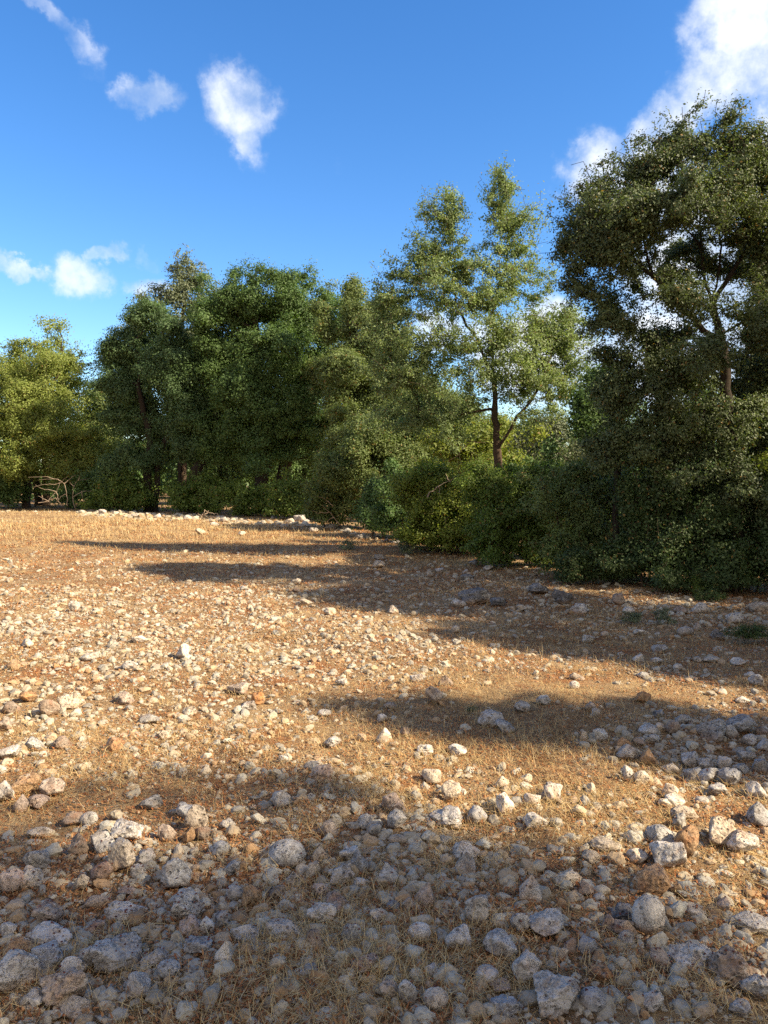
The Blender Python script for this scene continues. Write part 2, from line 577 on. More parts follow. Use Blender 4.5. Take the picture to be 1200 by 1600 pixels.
def rock_shape(kind, seed, sub):
    """unit rock: bounding box about -1..1"""
    rs = np.random.RandomState(seed)
    d, f = ico(sub)
    planes = {'r': 11, 'e': 0, 'a': 9, 'f': 10, 'k': 14, 'w': 7, 'l': 9, 's': 7}[kind]
    r = np.ones(len(d))
    if planes:
        n = rs.normal(size=(planes, 3))
        n /= np.linalg.norm(n, axis=1)[:, None]
        h = rs.uniform(.62, 1.0, planes)
        dots = d @ n.T
        q = np.where(dots > .05, h / np.maximum(dots, .05), 9)
        # soft minimum
        kk = {'a': 34., 'f': 30., 'w': 34., 'l': 24., 's': 45.}.get(kind, 26.)
        r = -np.log(np.exp(-kk * q).sum(1) + math.exp(-kk * 1.25)) / kk
        r = np.clip(r, .35, 1.3)
    amp = {'e': .05, 'r': .11, 'a': .10, 'f': .10, 'k': .20, 'w': .09, 'l': .10, 's': .12}[kind]
    p = d * 1.6 + rs.uniform(0, 50, 3)
    r = r * (1 + amp * fbm(p, seed, 5))
    if sub >= 3:
        fr = 1 - np.abs(fbm(d * 3.2 + rs.uniform(0, 50, 3), seed + 7, 4))
        r = r * (1 + (.11 if kind != 'e' else .02) * (fr - .6))
    if kind in 'kd' and sub >= 3:
        c = rs.normal(size=(34, 3))
        c /= np.linalg.norm(c, axis=1)[:, None]
        dd = np.arccos(np.clip(d @ c.T, -1, 1))
        wv = rs.uniform(.10, .24, 34)
        r = r * (1 - (.10 * np.exp(-(dd / wv) ** 2)).max(1))
    v = d * r[:, None]
    if kind == 'w':            # pointed: squeeze towards the top
        k = np.clip((v[:, 2] + 1) / 2, 0, 1)
        v[:, :2] *= (1.15 - .85 * k ** 1.2)[:, None]
        v[:, 0] += .18 * k * rs.choice([-1, 1])
    lo, hi = v.min(0), v.max(0)
    v = (v - (lo + hi) / 2) / ((hi - lo) / 2)
    return v, f


# photo catalogue of the stones that show largest:
# x, y, width, height (pixels), tone, shape, [landmark phrase]
exec_rocks = """
38 1232 38 30 t a |rust brown block
5 1250 32 32 g r
32 1265 20 28 p r
58 1258 32 21 p a
80 1242 33 25 b a
60 1309 35 15 c f |smooth tan cap stone
138 1283 24 20 g e
115 1283 31 22 b k
235 1262 30 20 d f
288 1275 27 25 u a
307 1288 33 38 c r |rounded pinkish cream boulder
355 1297 24 18 w a
58 1362 38 32 g f |angular grey slab
195 1316 46 32 g k |knobbly grey rock
157 1335 38 30 g r
122 1338 30 30 b k
190 1357 37 46 c r |upright cream boulder
224 1357 30 24 g k
215 1377 20 20 w r
260 1315 27 26 p a
295 1317 18 28 t a
315 1315 22 22 b r
274 1385 43 44 u a |ridged blue-grey rock
291 1431 46 42 w r |ball-shaped whitish rock with dark seeds
341 1342 34 24 u r
362 1372 24 22 u r
15 1398 34 32 p a
45 1392 38 30 c k
157 1377 30 30 p f
127 1392 20 24 c a
75 1440 38 36 b k |brown pitted mound
79 1471 70 26 w l |long whitish loaf-shaped rock
70 1507 44 32 u a
18 1532 62 52 w a |big pale ridged boulder at the left edge
26 1490 42 28 t w
180 1506 64 46 g f |wide split pale block
136 1510 25 36 g a
114 1527 33 30 w r
97 1562 62 48 b k |large brownish pitted boulder
108 1592 56 20 c r
52 1577 29 24 g a
193 1438 60 27 g k |scalloped grey rock
145 1460 30 22 p k
247 1512 45 26 w k |seed-spotted white rock
262 1540 31 24 u e
213 1565 35 34 g a
309 1502 40 28 u k
349 1522 28 36 w w |pale pointed stone
381 1483 43 27 g k
346 1446 22 44 u a
367 1407 32 26 g r
296 1463 36 30 p k
322 1466 22 24 g a
8 1463 26 20 u k
393 1417 29 34 t k
198 1402 30 10 p f
150 1415 40 18 b f
447 1352 55 40 u e |dark grey oval boulder
487 1211 24 20 u r
502 1222 37 27 p k |peach pitted rock
437 1267 32 28 g r
615 1273 37 31 p k |pinkish rock with open pits
573 1303 26 22 g f
585 1312 24 24 g k
622 1328 28 14 c e
697 1287 50 32 g k |dark-topped grey rock
620 1302 30 28 g r
674 1224 30 21 c a |sunlit white chunk
705 1248 29 34 c r |sunlit cream lump
745 1282 32 24 g k
790 1270 28 31 w a
785 1231 22 20 c r
727 1362 33 36 w w |pale cone-shaped rock
728 1343 42 34 g r
547 1350 34 24 w k
563 1367 28 34 u a
500 1352 26 26 c w
490 1377 24 26 c r
533 1378 40 28 g k
455 1388 20 20 c a
563 1393 20 14 w f
607 1382 30 31 u w |small blue-grey peaked rock
663 1416 32 36 p w
502 1441 43 34 w k |white rock with black pits
500 1405 24 24 p k
525 1427 38 30 p k
441 1481 47 33 g r |rounded grey hump
490 1499 24 33 b a
548 1483 30 32 u k
590 1448 27 22 c r
656 1473 33 26 w e |smooth greyish white pebble
717 1487 39 36 g r
745 1443 34 42 w a |tall pale flaked stone
780 1493 42 38 u a |square grey block
762 1537 33 24 g e
783 1553 29 16 p f
570 1528 38 24 p r
675 1533 24 18 g r
671 1556 17 26 t w
681 1582 35 28 c e
638 1575 28 30 g r
483 1550 26 18 g k
607 1570 26 26 b k
614 1430 20 16 u e
638 1428 18 20 w k
512 1315 32 24 b k
427 1408 32 24 b k
790 1588 44 28 u k
1020 1389 50 43 t a |orange-brown block
1015 1449 43 54 g e |smooth grey egg-shaped boulder
977 1437 42 26 d k
972 1463 38 26 b k
952 1457 20 22 p r
1033 1318 41 32 u r |round grey rock with lichen
1048 1348 50 44 g a |tilted grey slab
1073 1327 36 44 t r
1127 1312 47 42 c a |big sunlit cream block
1163 1328 41 33 w a |white cracked rock
838 1298 38 23 w a |sunlit white slab-topped rock
863 1252 35 30 g k
833 1263 27 20 w r
890 1385 37 28 c k
828 1406 32 48 g w |tall grey spire-shaped stone
850 1460 57 35 g r |large grey seed-dotted rock
822 1530 42 40 g a
870 1575 66 50 g k |big craggy pale boulder
928 1580 36 30 u e
940 1537 34 22 o k |red-orange pitted rock
1083 1500 58 34 w k |long white rock with black spots
1150 1523 58 48 b k |large brownish pocked boulder
1187 1555 42 32 g k
980 1478 24 18 g a
1033 1510 32 28 b a
1178 1450 58 16 w f |flat whitish slab
1132 1423 22 20 p r
1087 1433 34 18 c f
947 1333 44 18 c f
997 1347 30 20 c a
925 1352 28 20 c r
1047 1248 25 23 c r
1057 1263 28 17 w r
1070 1283 39 19 c r |cream sunlit loaf-shaped rock
1062 1297 22 24 g k
1003 1230 24 22 c r
983 1225 22 24 g k
1188 1285 34 32 u r |dark round rock at the right edge
1185 1245 28 24 g a
1143 1222 34 28 u r
1107 1218 34 26 u a
1098 1260 19 11 g e
1123 1242 28 18 g r
1020 1580 30 26 g a
1158 1587 31 22 u k
878 1505 17 18 c r
990 1578 18 16 o r
812 1462 28 30 u k
918 1493 28 22 u r
937 1415 17 13 w e
917 1403 24 20 b r
890 1493 20 20 b r
1057 1400 17 18 t a
42 1010 18 15 w a
18 1047 22 17 t a
218 1007 26 12 w f
202 1048 28 14 w f
285 1030 24 24 w a |white forked stone
75 1117 29 28 b r |brown boulder in the sun
15 1115 24 18 b r
108 1103 38 25 c k
197 1100 26 20 b k
295 1117 22 16 c a
371 1082 33 20 b r |tan-brown loaf-shaped stone
387 1108 26 16 g r
233 1130 34 18 g r
257 1157 20 16 c r
178 1177 26 24 t a |half-orange stone
95 1172 24 20 b r
50 1173 28 22 u r
13 1187 30 20 g a
115 950 16 18 w a
42 1098 28 18 o a
117 1022 28 10 w f
138 1035 30 14 w k
5 1143 24 22 b r
403 1099 21 21 o r |orange lump
678 1099 27 29 b r |upright brown stone in the shade
653 1067 27 14 g f
697 1077 24 20 b w
717 945 25 14 w r |white rock beside the dark outcrop
743 934 54 29 d k |dark pitted outcrop
778 943 28 18 d k
615 957 16 14 c r
515 955 20 13 c r
712 987 14 13 c a
600 1163 24 25 c w |cream pointed stone
767 1135 40 26 g r |grey rounded hump in the grass
790 1147 30 22 u r
533 1070 20 13 w r
507 1119 22 12 g e
520 1168 26 18 g r
610 1113 20 14 b r
665 1182 26 18 w k
717 1181 30 19 w a |white rock in the sunlit grass
633 1157 18 16 b r
597 1133 16 14 g r
463 906 16 10 c r
478 940 20 10 c r
443 1195 16 14 w r
1005 1098 25 18 o a |orange brick-like stone
898 1081 17 13 w e |small cream pebble
902 1063 24 14 b w
1117 1147 44 34 u a |large blue-grey rock of the right-hand heap
1160 1137 44 32 u a
1095 948 27 18 w w |pale peaked rock under the trees
1188 946 28 18 c r
983 953 18 12 w e |bluish white stone by the green tuft
1072 985 27 14 g e
920 996 20 14 w r |pale rounded stone in the shade
945 987 12 9 w r
1000 985 18 11 w a
882 935 34 24 d k |dark crumbly outcrop
843 921 33 18 d k
907 950 27 18 g k
1148 963 26 18 g k
967 938 20 18 b r
815 950 16 11 c r
923 1117 18 15 b r
932 1125 13 14 g r
815 1118 24 18 g a
850 1110 22 16 g k
938 1160 24 22 w a |pale blocky stone
912 1165 16 20 c a
1013 1148 30 17 g f
1032 1145 18 15 c r
985 1183 38 28 g a |pale angular boulder of the heap
1015 1190 28 28 t w |tan cone-shaped stone
973 1170 26 18 t r
1078 1187 26 26 g a
1103 1195 24 20 g k
1133 1195 20 20 w a
1030 1122 20 14 u k
1067 1133 22 17 u a
1162 1093 24 10 w f |white flat flake
1183 1065 20 16 u k
1172 1054 18 12 g r
1060 1042 14 11 w e
1113 1030 28 9 w f |long white flat stone
1092 1029 14 9 w f
1157 1035 22 12 g f
1033 1010 24 16 u r
998 1028 18 13 g k
1028 1030 20 12 g r
1005 1057 18 10 u f
1123 987 20 16 d k
1053 1147 22 21 b a
1143 1147 22 20 g a
1193 1143 20 14 b f
1173 1158 22 17 g r
1195 1168 22 18 g a
1065 953 22 13 b f
1090 978 12 13 g a
1167 1180 24 16 g r
160 802 14 9 w a |white stone at the foot of the far hedge
180 803 10 6 w r
212 806 14 7 w a
246 806 12 9 w a
313 831 17 11 c a |boulder alone in the pale dry grass
348 811 18 9 w a
335 818 14 7 w f
293 808 12 8 g r
443 807 14 10 g a
468 811 21 12 g r |grey boulder at the end of the stone row
453 815 16 10 c r
478 815 12 8 g a
378 833 13 7 w f
490 827 14 8 w a
443 822 12 7 w r
428 808 10 7 g r
365 898 11 8 c r
463 918 14 8 b r
380 915 12 7 g r
593 867 17 10 g r |grey stone topping a small pile
592 880 22 13 c a
689 890 17 9 g k
672 897 10 12 w w
730 901 23 11 d l |dark flat ledge stone
580 836 14 8 b r
562 837 12 9 g r
590 894 9 7 w r
740 879 16 11 u k
763 887 16 10 g r
727 893 11 9 g a
517 823 24 10 g f
542 828 14 9 g r
603 843 12 8 b r
620 849 12 7 g r
1040 1265 20 14 c r
1160 1205 26 20 g a
1085 1215 26 22 u a
1190 1200 24 22 u r
1048 1205 24 16 c r
1020 1160 22 16 g r
1000 1165 20 14 b r
"""
TONE = {'g': 'grey', 'u': 'blue-grey', 'w': 'whitish', 'c': 'cream', 't': 'tan', 'b': 'brown', 'd': 'dark pitted', 'p': 'pinkish', 'o': 'orange'}
SHAPE = {'r': 'rounded', 'e': 'smooth', 'a': 'angular', 'f': 'flat', 'k': 'rough', 'w': 'pointed', 'l': 'long'}
ROCKS = []
for ln in exec_rocks.strip().splitlines():
    body, _, land = ln.partition('|')
    q = body.split()
    ROCKS.append((float(q[0]), float(q[1]), float(q[2]), float(q[3]), q[4], q[5], land.strip()))

LAND = [(x, y, p) for (x, y, w, h, a, b, p) in ROCKS if p]


def label_rocks():
    """each stone is told by its look and by where it lies from a landmark stone"""
    used, out = set(), []
    for i, (x, y, w, h, a, b, p) in enumerate(ROCKS):
        if p:
            where = 'in the shaded foreground' if y > 1240 and x < 640 else 'in the sunlit foreground' if y > 1240 else 'on the stony field' if y > 880 else 'near the hedge foot'
            l = p if len(p.split()) >= 6 else p + ' ' + where
            used.add(l)
            out.append(l)
            continue
        size = 'big' if w > 44 else 'fist-sized' if w > 27 else 'small'
        base = '%s %s %s stone' % (size, TONE[a], SHAPE[b])
        cand = sorted(((math.hypot(x - u, (y - v) * 1.3), u, v, q) for (u, v, q) in LAND))
        done = None
        for pre in ('', 'another '):
            for (dist, u, v, q) in cand[:5]:
                dx, dy = x - u, y - v
                d = ('just ' if dist < 60 else '') + (('right of' if dx > 0 else 'left of') if abs(dx) > abs(dy) * 1.3 else ('in front of' if dy > 0 else 'behind'))
                l = '%s %s the %s' % (base, d, q)
                if len(l.split()) <= 16 and l not in used:
                    done = l
                    break
            if done:
                break
        if not done:
            done = '%s between the %s and the %s' % (base, cand[0][3], cand[1][3])
        used.add(done)
        out.append(done)
    return out


RL = label_rocks()
BV, BF, boff = [], [], 0
for i, (x, y, w, h, tone, shp, land) in enumerate(ROCKS):
    sub = 5 if w > 36 else 4 if w > 15 else 3
    gx, gy = G(x, y + h * .38)
    dist = math.hypot(math.hypot(gx, gy), EYE)
    sx = w * dist / F / 2 * .98
    th = math.asin(min(1, EYE / dist))
    dep = sx * (.9 if w < h * 1.9 else .6)
    if shp == 'w' or h > w:
        dep = sx * .75
    H = (h * dist / F / 2 - dep * math.sin(th) * .55) / math.cos(th) * 1.15
    H = min(max(H, sx * .36), sx * 1.35)
    v, f = rock_shape(shp, 100 + i * 13, sub)
    yaw = random.Random(i).uniform(-.35, .35)
    v = v * np.array([sx, dep, H])
    c, s = math.cos(yaw), math.sin(yaw)
    v = np.stack([v[:, 0] * c - v[:, 1] * s, v[:, 0] * s + v[:, 1] * c, v[:, 2]], 1)
    if land == 'tilted grey slab':
        t = v[:, 0].copy()
        v[:, 2] += t * .25
    sink = .30
    z = h1(gx, gy) + H * (1 - sink)
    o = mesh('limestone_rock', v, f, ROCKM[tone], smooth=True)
    o.location = (gx, gy + dep * .35, z)
    tag(o, RL[i], 'rock', 'limestone rocks strewn over the field')
    if w > 9:
        vv, ff = rock_shape(shp, 100 + i * 13, 2)
        # coarse copy in arrays only, for resting seeds and blades on
        vv = vv * np.array([sx, dep, H])
        vv = np.stack([vv[:, 0] * c - vv[:, 1] * s, vv[:, 0] * s + vv[:, 1] * c, vv[:, 2]], 1) + np.array(o.location)
        BV.append(vv)
        BF.append(ff + boff)
        boff += len(vv)
ROCKP = np.array([[G(r[0], r[1] + r[3] * .38)[0], G(r[0], r[1] + r[3] * .38)[1], r[2] * G(r[0], r[1] + r[3] * .38)[1] / F / 2] for r in ROCKS])


# ------------------------------------------------------------------ field sampling
def sample(n, r0, r1, half, seed, p=1.0):
    """points in a wedge before the camera, denser near it (even in the picture)"""
    rs = np.random.RandomState(seed)
    t = rs.uniform(0, 1, n) ** p
    r = r0 * (r1 / r0) ** t
    a = rs.uniform(-half, half, n)
    return r * np.sin(a), r * np.cos(a), r, rs


HEDGE = [(-300, 786), (0, 795), (150, 800), (300, 806), (430, 812), (520, 822), (600, 845), (700, 868), (800, 890), (900, 915), (1000, 932), (1200, 945), (1700, 990), (2400, 1040)]
HX = np.array([G(*q) for q in HEDGE])


def infield(x, y, pad=0.0):
    """True in front of the hedge line"""
    a = np.arctan2(x, y)
    ha = np.arctan2(HX[:, 0], HX[:, 1])
    hr = np.hypot(HX[:, 0], HX[:, 1])
    o = np.argsort(ha)
    return np.hypot(x, y) < np.interp(a, ha[o], hr[o]) + pad


def topix(x, y):
    """photo pixel of a ground point"""
    z = -EYE
    c, s = math.cos(PITCH), math.sin(PITCH)
    fwd = y * c - z * s
    upv = y * s + z * c
    return 600 + F * x / fwd, 800 - F * upv / fwd


def patchy(x, y, sc, seed):
    return vnoise(np.stack([x * sc, y * sc, np.zeros_like(x)], 1), seed) * .6 + vnoise(np.stack([x * sc * 2.7, y * sc * 2.7, np.zeros_like(x)], 1), seed + 3) * .4


def blob(px, py, cx, cy, rx, ry):
    return np.exp(-((px - cx) / rx) ** 2 - ((py - cy) / ry) ** 2)


def stones():
    x, y, r, rs = sample(250000, 1.5, 40, R(42), 3)
    px, py = topix(x, y)
    den = .37 + .7 * patchy(x, y, 1.1, 31)
    den += 1.0 * blob(px, py, 120, 960, 420, 85) + .75 * blob(px, py, 520, 1000, 260, 60) + .5 * blob(px, py, 180, 1100, 420, 80)
    den += .8 * blob(px, py, 1120, 1180, 190, 60) + .5 * blob(px, py, 1090, 1035, 130, 30) + 1.5 * blob(px, py, 1060, 955, 300, 26) + .8 * blob(px, py, 780, 905, 160, 14)
    den += .45 * blob(px, py, 250, 1450, 420, 150) + .35 * blob(px, py, 620, 1400, 200, 60)
    den -= .9 * blob(px, py, 200, 838, 900, 26) + .22 * blob(px, py, 820, 1060, 230, 55) + .25 * blob(px, py, 850, 980, 250, 30)
    den -= .2 * blob(px, py, 820, 1180, 110, 50)
    line = np.exp(-((py - np.interp(px, [100, 300, 520, 620], [802, 809, 826, 845])) / 5) ** 2) * (px > 120) * (px < 640)
    den += 1.6 * line
    near = .75 + .25 * np.clip((r - 3.2) / 3.5, 0, 1)
    keep = (rs.uniform(0, 1, len(x)) < den * .60 * near) & infield(x, y, .6)
    x, y, r = x[keep], y[keep], r[keep]
    sz = rs.lognormal(0, 1.0, len(x)) * .0052 + .0024
    sz = np.clip(sz, .003, .037) * (1 + np.clip(r - 6, 0, 30) * .045)
    lk = line[keep] > .5
    sz = np.where(lk & (r > 18), sz * 1.9, sz)
    # never inside a big rock
    ok = np.ones(len(x), bool)
    for (rx, ry, rw) in ROCKP:
        ok &= (x - rx) ** 2 + (y - ry) ** 2 > (rw * .7) ** 2
    x, y, r, sz = x[ok], y[ok], r[ok], sz[ok]
    z = hgt(x, y)
    V, Fc, off = [], [], 0
    pxs = sz / r * F * .64
    for sub in (1, 2, 3):
        m = (pxs < 2.2) if sub == 1 else ((pxs >= 2.2) & (pxs < 6)) if sub == 2 else (pxs >= 6)
        idx = np.nonzero(m)[0]
        protos = [rock_shape(rs.choice(list('ssssfsk')), 900 + sub * 40 + q, sub)  for q in range(14)]
        which = rs.randint(0, 14, len(idx))
        for q in range(14):
            ii = idx[which == q]
            if not len(ii):
                continue
            pv, pf = protos[q]
            n = len(ii)
            a = rs.uniform(0, 2 * math.pi, n)
            s = np.stack([sz[ii] * rs.uniform(.8, 1.25, n), sz[ii] * rs.uniform(.6, 1, n), sz[ii] * rs.uniform(.35, .85, n)], 1)
            v = pv[None] * s[:, None, :]
            tl = rs.uniform(-.5, .5, n)[:, None]
            v0 = v[..., 0].copy()
            v[..., 0], v[..., 2] = v0 * np.cos(tl) - v[..., 2] * np.sin(tl), v0 * np.sin(tl) + v[..., 2] * np.cos(tl)
            ca, sa = np.cos(a)[:, None], np.sin(a)[:, None]
            vx = v[..., 0] * ca - v[..., 1] * sa + x[ii][:, None]
            vy = v[..., 0] * sa + v[..., 1] * ca + y[ii][:, None]
            vz = v[..., 2] + (z[ii] + s[:, 2] * rs.uniform(-.1, .5, n))[:, None]
            V.append(np.stack([vx, vy, vz], -1).reshape(-1, 3))
            Fc.append((pf[None] + (np.arange(n) * len(pv))[:, None, None]).reshape(-1, 3) + off)
            off += n * len(pv)
    o = mesh('small_stones', np.concatenate(V), np.concatenate(Fc), M_STONES, smooth=False)
    tag(o, 'countless small pale limestone pieces littering the red-brown field', 'stones', kind='stuff')
    return len(x)


def blades(name, label, mat, x, y, z, L, wd, lean, rs, curl=.5):
    """bent strips; lean = 0 upright, 1 lying"""
    n = len(x)
    a = rs.uniform(0, 2 * math.pi, n)
    e = (1 - lean) * math.pi / 2
    dx, dy = np.cos(a) * np.cos(e), np.sin(a) * np.cos(e)
    dz = np.sin(e)
    sx, sy = -np.sin(a), np.cos(a)
    p0 = np.stack([x, y, z], 1)
    d = np.stack([dx, dy, dz], 1)
    sd_ = np.stack([sx, sy, rs.uniform(-.4, .4, n)], 1)
    k = curl * rs.uniform(-1, 1, n)[:, None]
    mid = p0 + d * L[:, None] * .5 + sd_ * L[:, None] * .12 * k
    tip = p0 + d * L[:, None] + sd_ * L[:, None] * .45 * k - np.array([0, 0, 1]) * (L * np.abs(k[:, 0]) * .3)[:, None]
    w = wd[:, None] * .5
    V = np.stack([p0 - sd_ * w, p0 + sd_ * w, mid + sd_ * w * .8, mid - sd_ * w * .8, tip], 1).reshape(-1, 3)
    b = (np.arange(n) * 5)[:, None]
    q = b + np.array([[0, 1, 2, 3]])
    t = b + np.array([[3, 2, 4]])
    o = mesh(name, V, [q, t], mat)
    tag(o, label, 'grass', kind='stuff')


def grasses():
    x, y, r, rs = sample(560000, 1.5, 42, R(42), 21, 1.15)
    px, py = topix(x, y)
    den = .26 + .9 * patchy(x, y, .9, 61) + .9 * patchy(x, y, 3.3, 66)
    den += .5 * blob(px, py, 780, 1180, 100, 45) + .6 * blob(px, py, 1000, 1250, 160, 40) + .7 * blob(px, py, 880, 1300, 180, 60)
    den += .25 * blob(px, py, 500, 1530, 200, 70) + .15 * blob(px, py, 850, 1090, 260, 50) + 1. * blob(px, py, 250, 838, 700, 30)
    den += .5 * blob(px, py, 300, 1245, 200, 40)
    den *= .9
    den -= .35 * blob(px, py, 150, 960, 420, 80) + .4 * blob(px, py, 640, 1370, 80, 40) + .4 * blob(px, py, 1120, 1180, 150, 50)
    den *= .72 + .28 * np.clip((r - 2.5) / 2, 0, 1)
    keep = (rs.uniform(0, 1, len(x)) < den) & infield(x, y, .4)
    x, y, r = x[keep], y[keep], r[keep]
    n = len(x)
    z = hgt(x, y)
    far = np.clip(r / 5, 1, 6)
    L = rs.uniform(.015, .085, n) * far ** .3
    wd = rs.uniform(.0012, .0024, n) * far
    lean = np.clip(rs.normal(.74, .22, n), 0, 1.0)
    z = z + rs.uniform(0, .028, n)
    # climb over the big rocks
    blades('dry_grass', 'short broken golden straw matted between the stones', M_STRAW, x, y, z, L, wd, lean, rs)
    # upright pale grass: far strip, tufts
    x, y, r, rs = sample(230000, 1.5, 42, R(42), 22)
    px, py = topix(x, y)
    den = 1.5 * blob(px, py, 230, 822, 420, 17) * (px < 520) + .3 * blob(px, py, 780, 1175, 90, 45) + .10 * blob(px, py, 520, 1540, 180, 60) + .15 * blob(px, py, 1160, 1420, 60, 40)
    den += .10 * blob(px, py, 850, 1050, 300, 50) + .03
    den *= np.clip(.7 + patchy(x, y, 1.5, 71), .05, 2)
    keep = (rs.uniform(0, 1, len(x)) < den) & infield(x, y, -.2)
    x, y, r = x[keep], y[keep], r[keep]
    n = len(x)
    far = np.clip(r / 5, 1, 6)
    L = rs.uniform(.05, .13, n) * np.clip(far, 1, 1.5)
    blades('standing_grass', 'thin pale dry grass stalks still standing in tufts', M_PALE, x, y, hgt(x, y), L, rs.uniform(.0010, .0018, n) * far, np.clip(rs.normal(.28, .2, n), 0, .9), rs, .6)
    # brown litter
    x, y, r, rs = sample(420000, 1.5, 30, R(42), 23)
    px, py = topix(x, y)
    den = .6 + 1.2 * patchy(x, y, 2.3, 81) + .5 * blob(px, py, 100, 1240, 300, 60)
    keep = (rs.uniform(0, 1, len(x)) < den) & infield(x, y, 1.5)
    x, y, r = x[keep], y[keep], r[keep]
    n = len(x)
    far = np.clip(r / 5, 1, 6)
    blades('leaf_litter', 'crumbled red-brown leaves and stems scattered over the soil', M_LITTER, x, y, hgt(x, y) + rs.uniform(0, .02, n),
           rs.uniform(.006, .026, n) * far ** .8, rs.uniform(.003, .008, n) * far, np.clip(rs.normal(.75, .2, n), 0, 1), rs, 1.0)


def seeds():
    bv = BVHTree.FromPolygons([tuple(q) for q in np.concatenate(BV)], [tuple(int(k) for k in q) for q in np.concatenate(BF)])
    x, y, r, rs = sample(48000, 1.6, 9, R(36), 41)
    px, py = topix(x, y)
    den = .05 + .9 * np.clip(patchy(x, y, 1.6, 95) - .12, 0, 1) + .6 * blob(px, py, 200, 1440, 220, 100) + .5 * blob(px, py, 1080, 1510, 140, 60) + .4 * blob(px, py, 480, 1230, 160, 40)
    keep = rs.uniform(0, 1, len(x)) < den * .6
    x, y = x[keep], y[keep]
    z = hgt(x, y)
    for i in range(len(x)):
        hit = bv.ray_cast(Vector((x[i], y[i], 2)), Vector((0, 0, -1)))
        if hit[0] is not None and hit[0].z > z[i]:
            z[i] = hit[0].z
    pv, pf = ico(1)
    n = len(x)
    s = rs.uniform(.0022, .0052, n)
    V = pv[None] * np.stack([s, s * rs.uniform(.7, 1, n), s * .6], 1)[:, None] + np.stack([x, y, z + .002], 1)[:, None]
    Fc = (pf[None] + (np.arange(n) * len(pv))[:, None, None]).reshape(-1, 3)
    o = mesh('seed_heads', V.reshape(-1, 3), Fc, M_SEED)
    tag(o, 'dark red dried seed heads dotted over rocks and soil', 'seed heads', kind='stuff')


stones()
grasses()
seeds()
# ------------------------------------------------------------------ trees
def tubes(P, par, rad, sides_big=7):
    """tapered tubes along parent -> child edges"""
    V, Fq, off = [], [], 0
    idx = np.nonzero(par >= 0)[0]
    a, b = P[par[idx]], P[idx]
    rb = rad[idx]
    ra = np.minimum(rad[par[idx]], rb * 1.35 + .002)
    for lo, hi, sides in ((0, .012, 3), (.012, .035, 5), (.035, 9, 9)):
        m = (rb >= lo) & (rb < hi)
        if not m.any():
            continue
        A, B, RA, RB = a[m], b[m], ra[m], rb[m]
        d = B - A
        ln = np.linalg.norm(d, axis=1)[:, None] + 1e-9
        d = d / ln
        A = A - d * RA[:, None] * .3
        B = B + d * RB[:, None] * .3
        ref = np.where(np.abs(d[:, 2:3]) > .9, np.array([[1., 0, 0]]), np.array([[0, 0, 1.]]))
        u = np.cross(d, ref)
        u /= np.linalg.norm(u, axis=1)[:, None]
        w = np.cross(d, u)
        t = np.arange(sides) * 2 * math.pi / sides
        ring = u[:, None] * np.cos(t)[None, :, None] + w[:, None] * np.sin(t)[None, :, None]
        v = np.concatenate([A[:, None] + ring * RA[:, None, None], B[:, None] + ring * RB[:, None, None]], 1)
        n = len(A)
        j = np.arange(sides)
        q = np.stack([j, (j + 1) % sides, sides + (j + 1) % sides, sides + j], 1)
        Fq.append((q[None] + (np.arange(n) * 2 * sides)[:, None, None]).reshape(-1, 4) + off)
        V.append(v.reshape(-1, 3))
        off += n * 2 * sides
    return np.concatenate(V), np.concatenate(Fq)


def grow(stems, pts, step, alpha, rs, wob=.10):
    """connect points to a growing tree; stems = list of polylines from the ground"""
    P, par, plen = [], [], []
    for st in stems:
        prev = -1
        join = st[0][2] > 1.0
        for i, q in enumerate(st):
            q = np.array(q, float)
            if i > 0:
                a = P[prev]
                m = max(1, int(np.linalg.norm(q - a) / step))
                for s in range(1, m + 1):
                    c = a + (q - a) * s / m
                    if s < m:
                        c = c + rs.normal(size=3) * step * .10
                    P.append(c)
                    par.append(prev)
                    plen.append(plen[prev] + np.linalg.norm(c - P[prev]) * .6)
                    prev = len(P) - 1
            elif P and join:
                d0 = np.linalg.norm(np.array(P) - q, axis=1)
                prev = int(np.argmin(d0))
            else:
                P.append(q)
                par.append(-1)
                plen.append(0.)
                prev = len(P) - 1
    st_n = len(P)
    cap = len(P) + len(pts) * 30
    A = np.zeros((cap, 3))
    A[:len(P)] = P
    PL = np.zeros(cap)
    PL[:len(P)] = plen
    PR = np.full(cap, -1)
    PR[:len(P)] = par
    n = len(P)
    # roots of the stems are not places to branch from
    nob = np.zeros(cap)
    z0 = min(q[2] for q in P)
    for i, q in enumerate(P):
        nob[i] = 6 if q[2] < z0 + .4 else 0
    top = np.array([st[-1] for st in stems])
    order = np.argsort(np.min(np.linalg.norm(pts[:, None] - top[None], axis=2), 1) + rs.uniform(0, .5, len(pts)))
    tips = []
    for k in order:
        p = pts[k]
        dv = A[:n] - p
        dist = np.sqrt((dv ** 2).sum(1))
        # twigs rise or spread rather than hang
        cost = dist + alpha * PL[:n] + nob[:n] + .8 * np.clip(dv[:, 2], 0, 9) * .6
        j = int(np.argmin(cost))
        L = dist[j]
        m = max(1, int(L / step))
        a = A[j].copy()
        bow = rs.normal(size=3) * L * wob
        bow[2] = -abs(bow[2]) * .8
        prev = j
        for s in range(1, m + 1):
            t = s / m
            c = a + (p - a) * t + bow * math.sin(math.pi * t)
            A[n] = c
            PR[n] = prev
            PL[n] = PL[prev] + L / m
            prev = n
            n += 1
            if n >= cap:
                break
        tips.append(prev)
        if n >= cap - 40:
            break
    return A[:n], PR[:n], np.array(tips), st_n


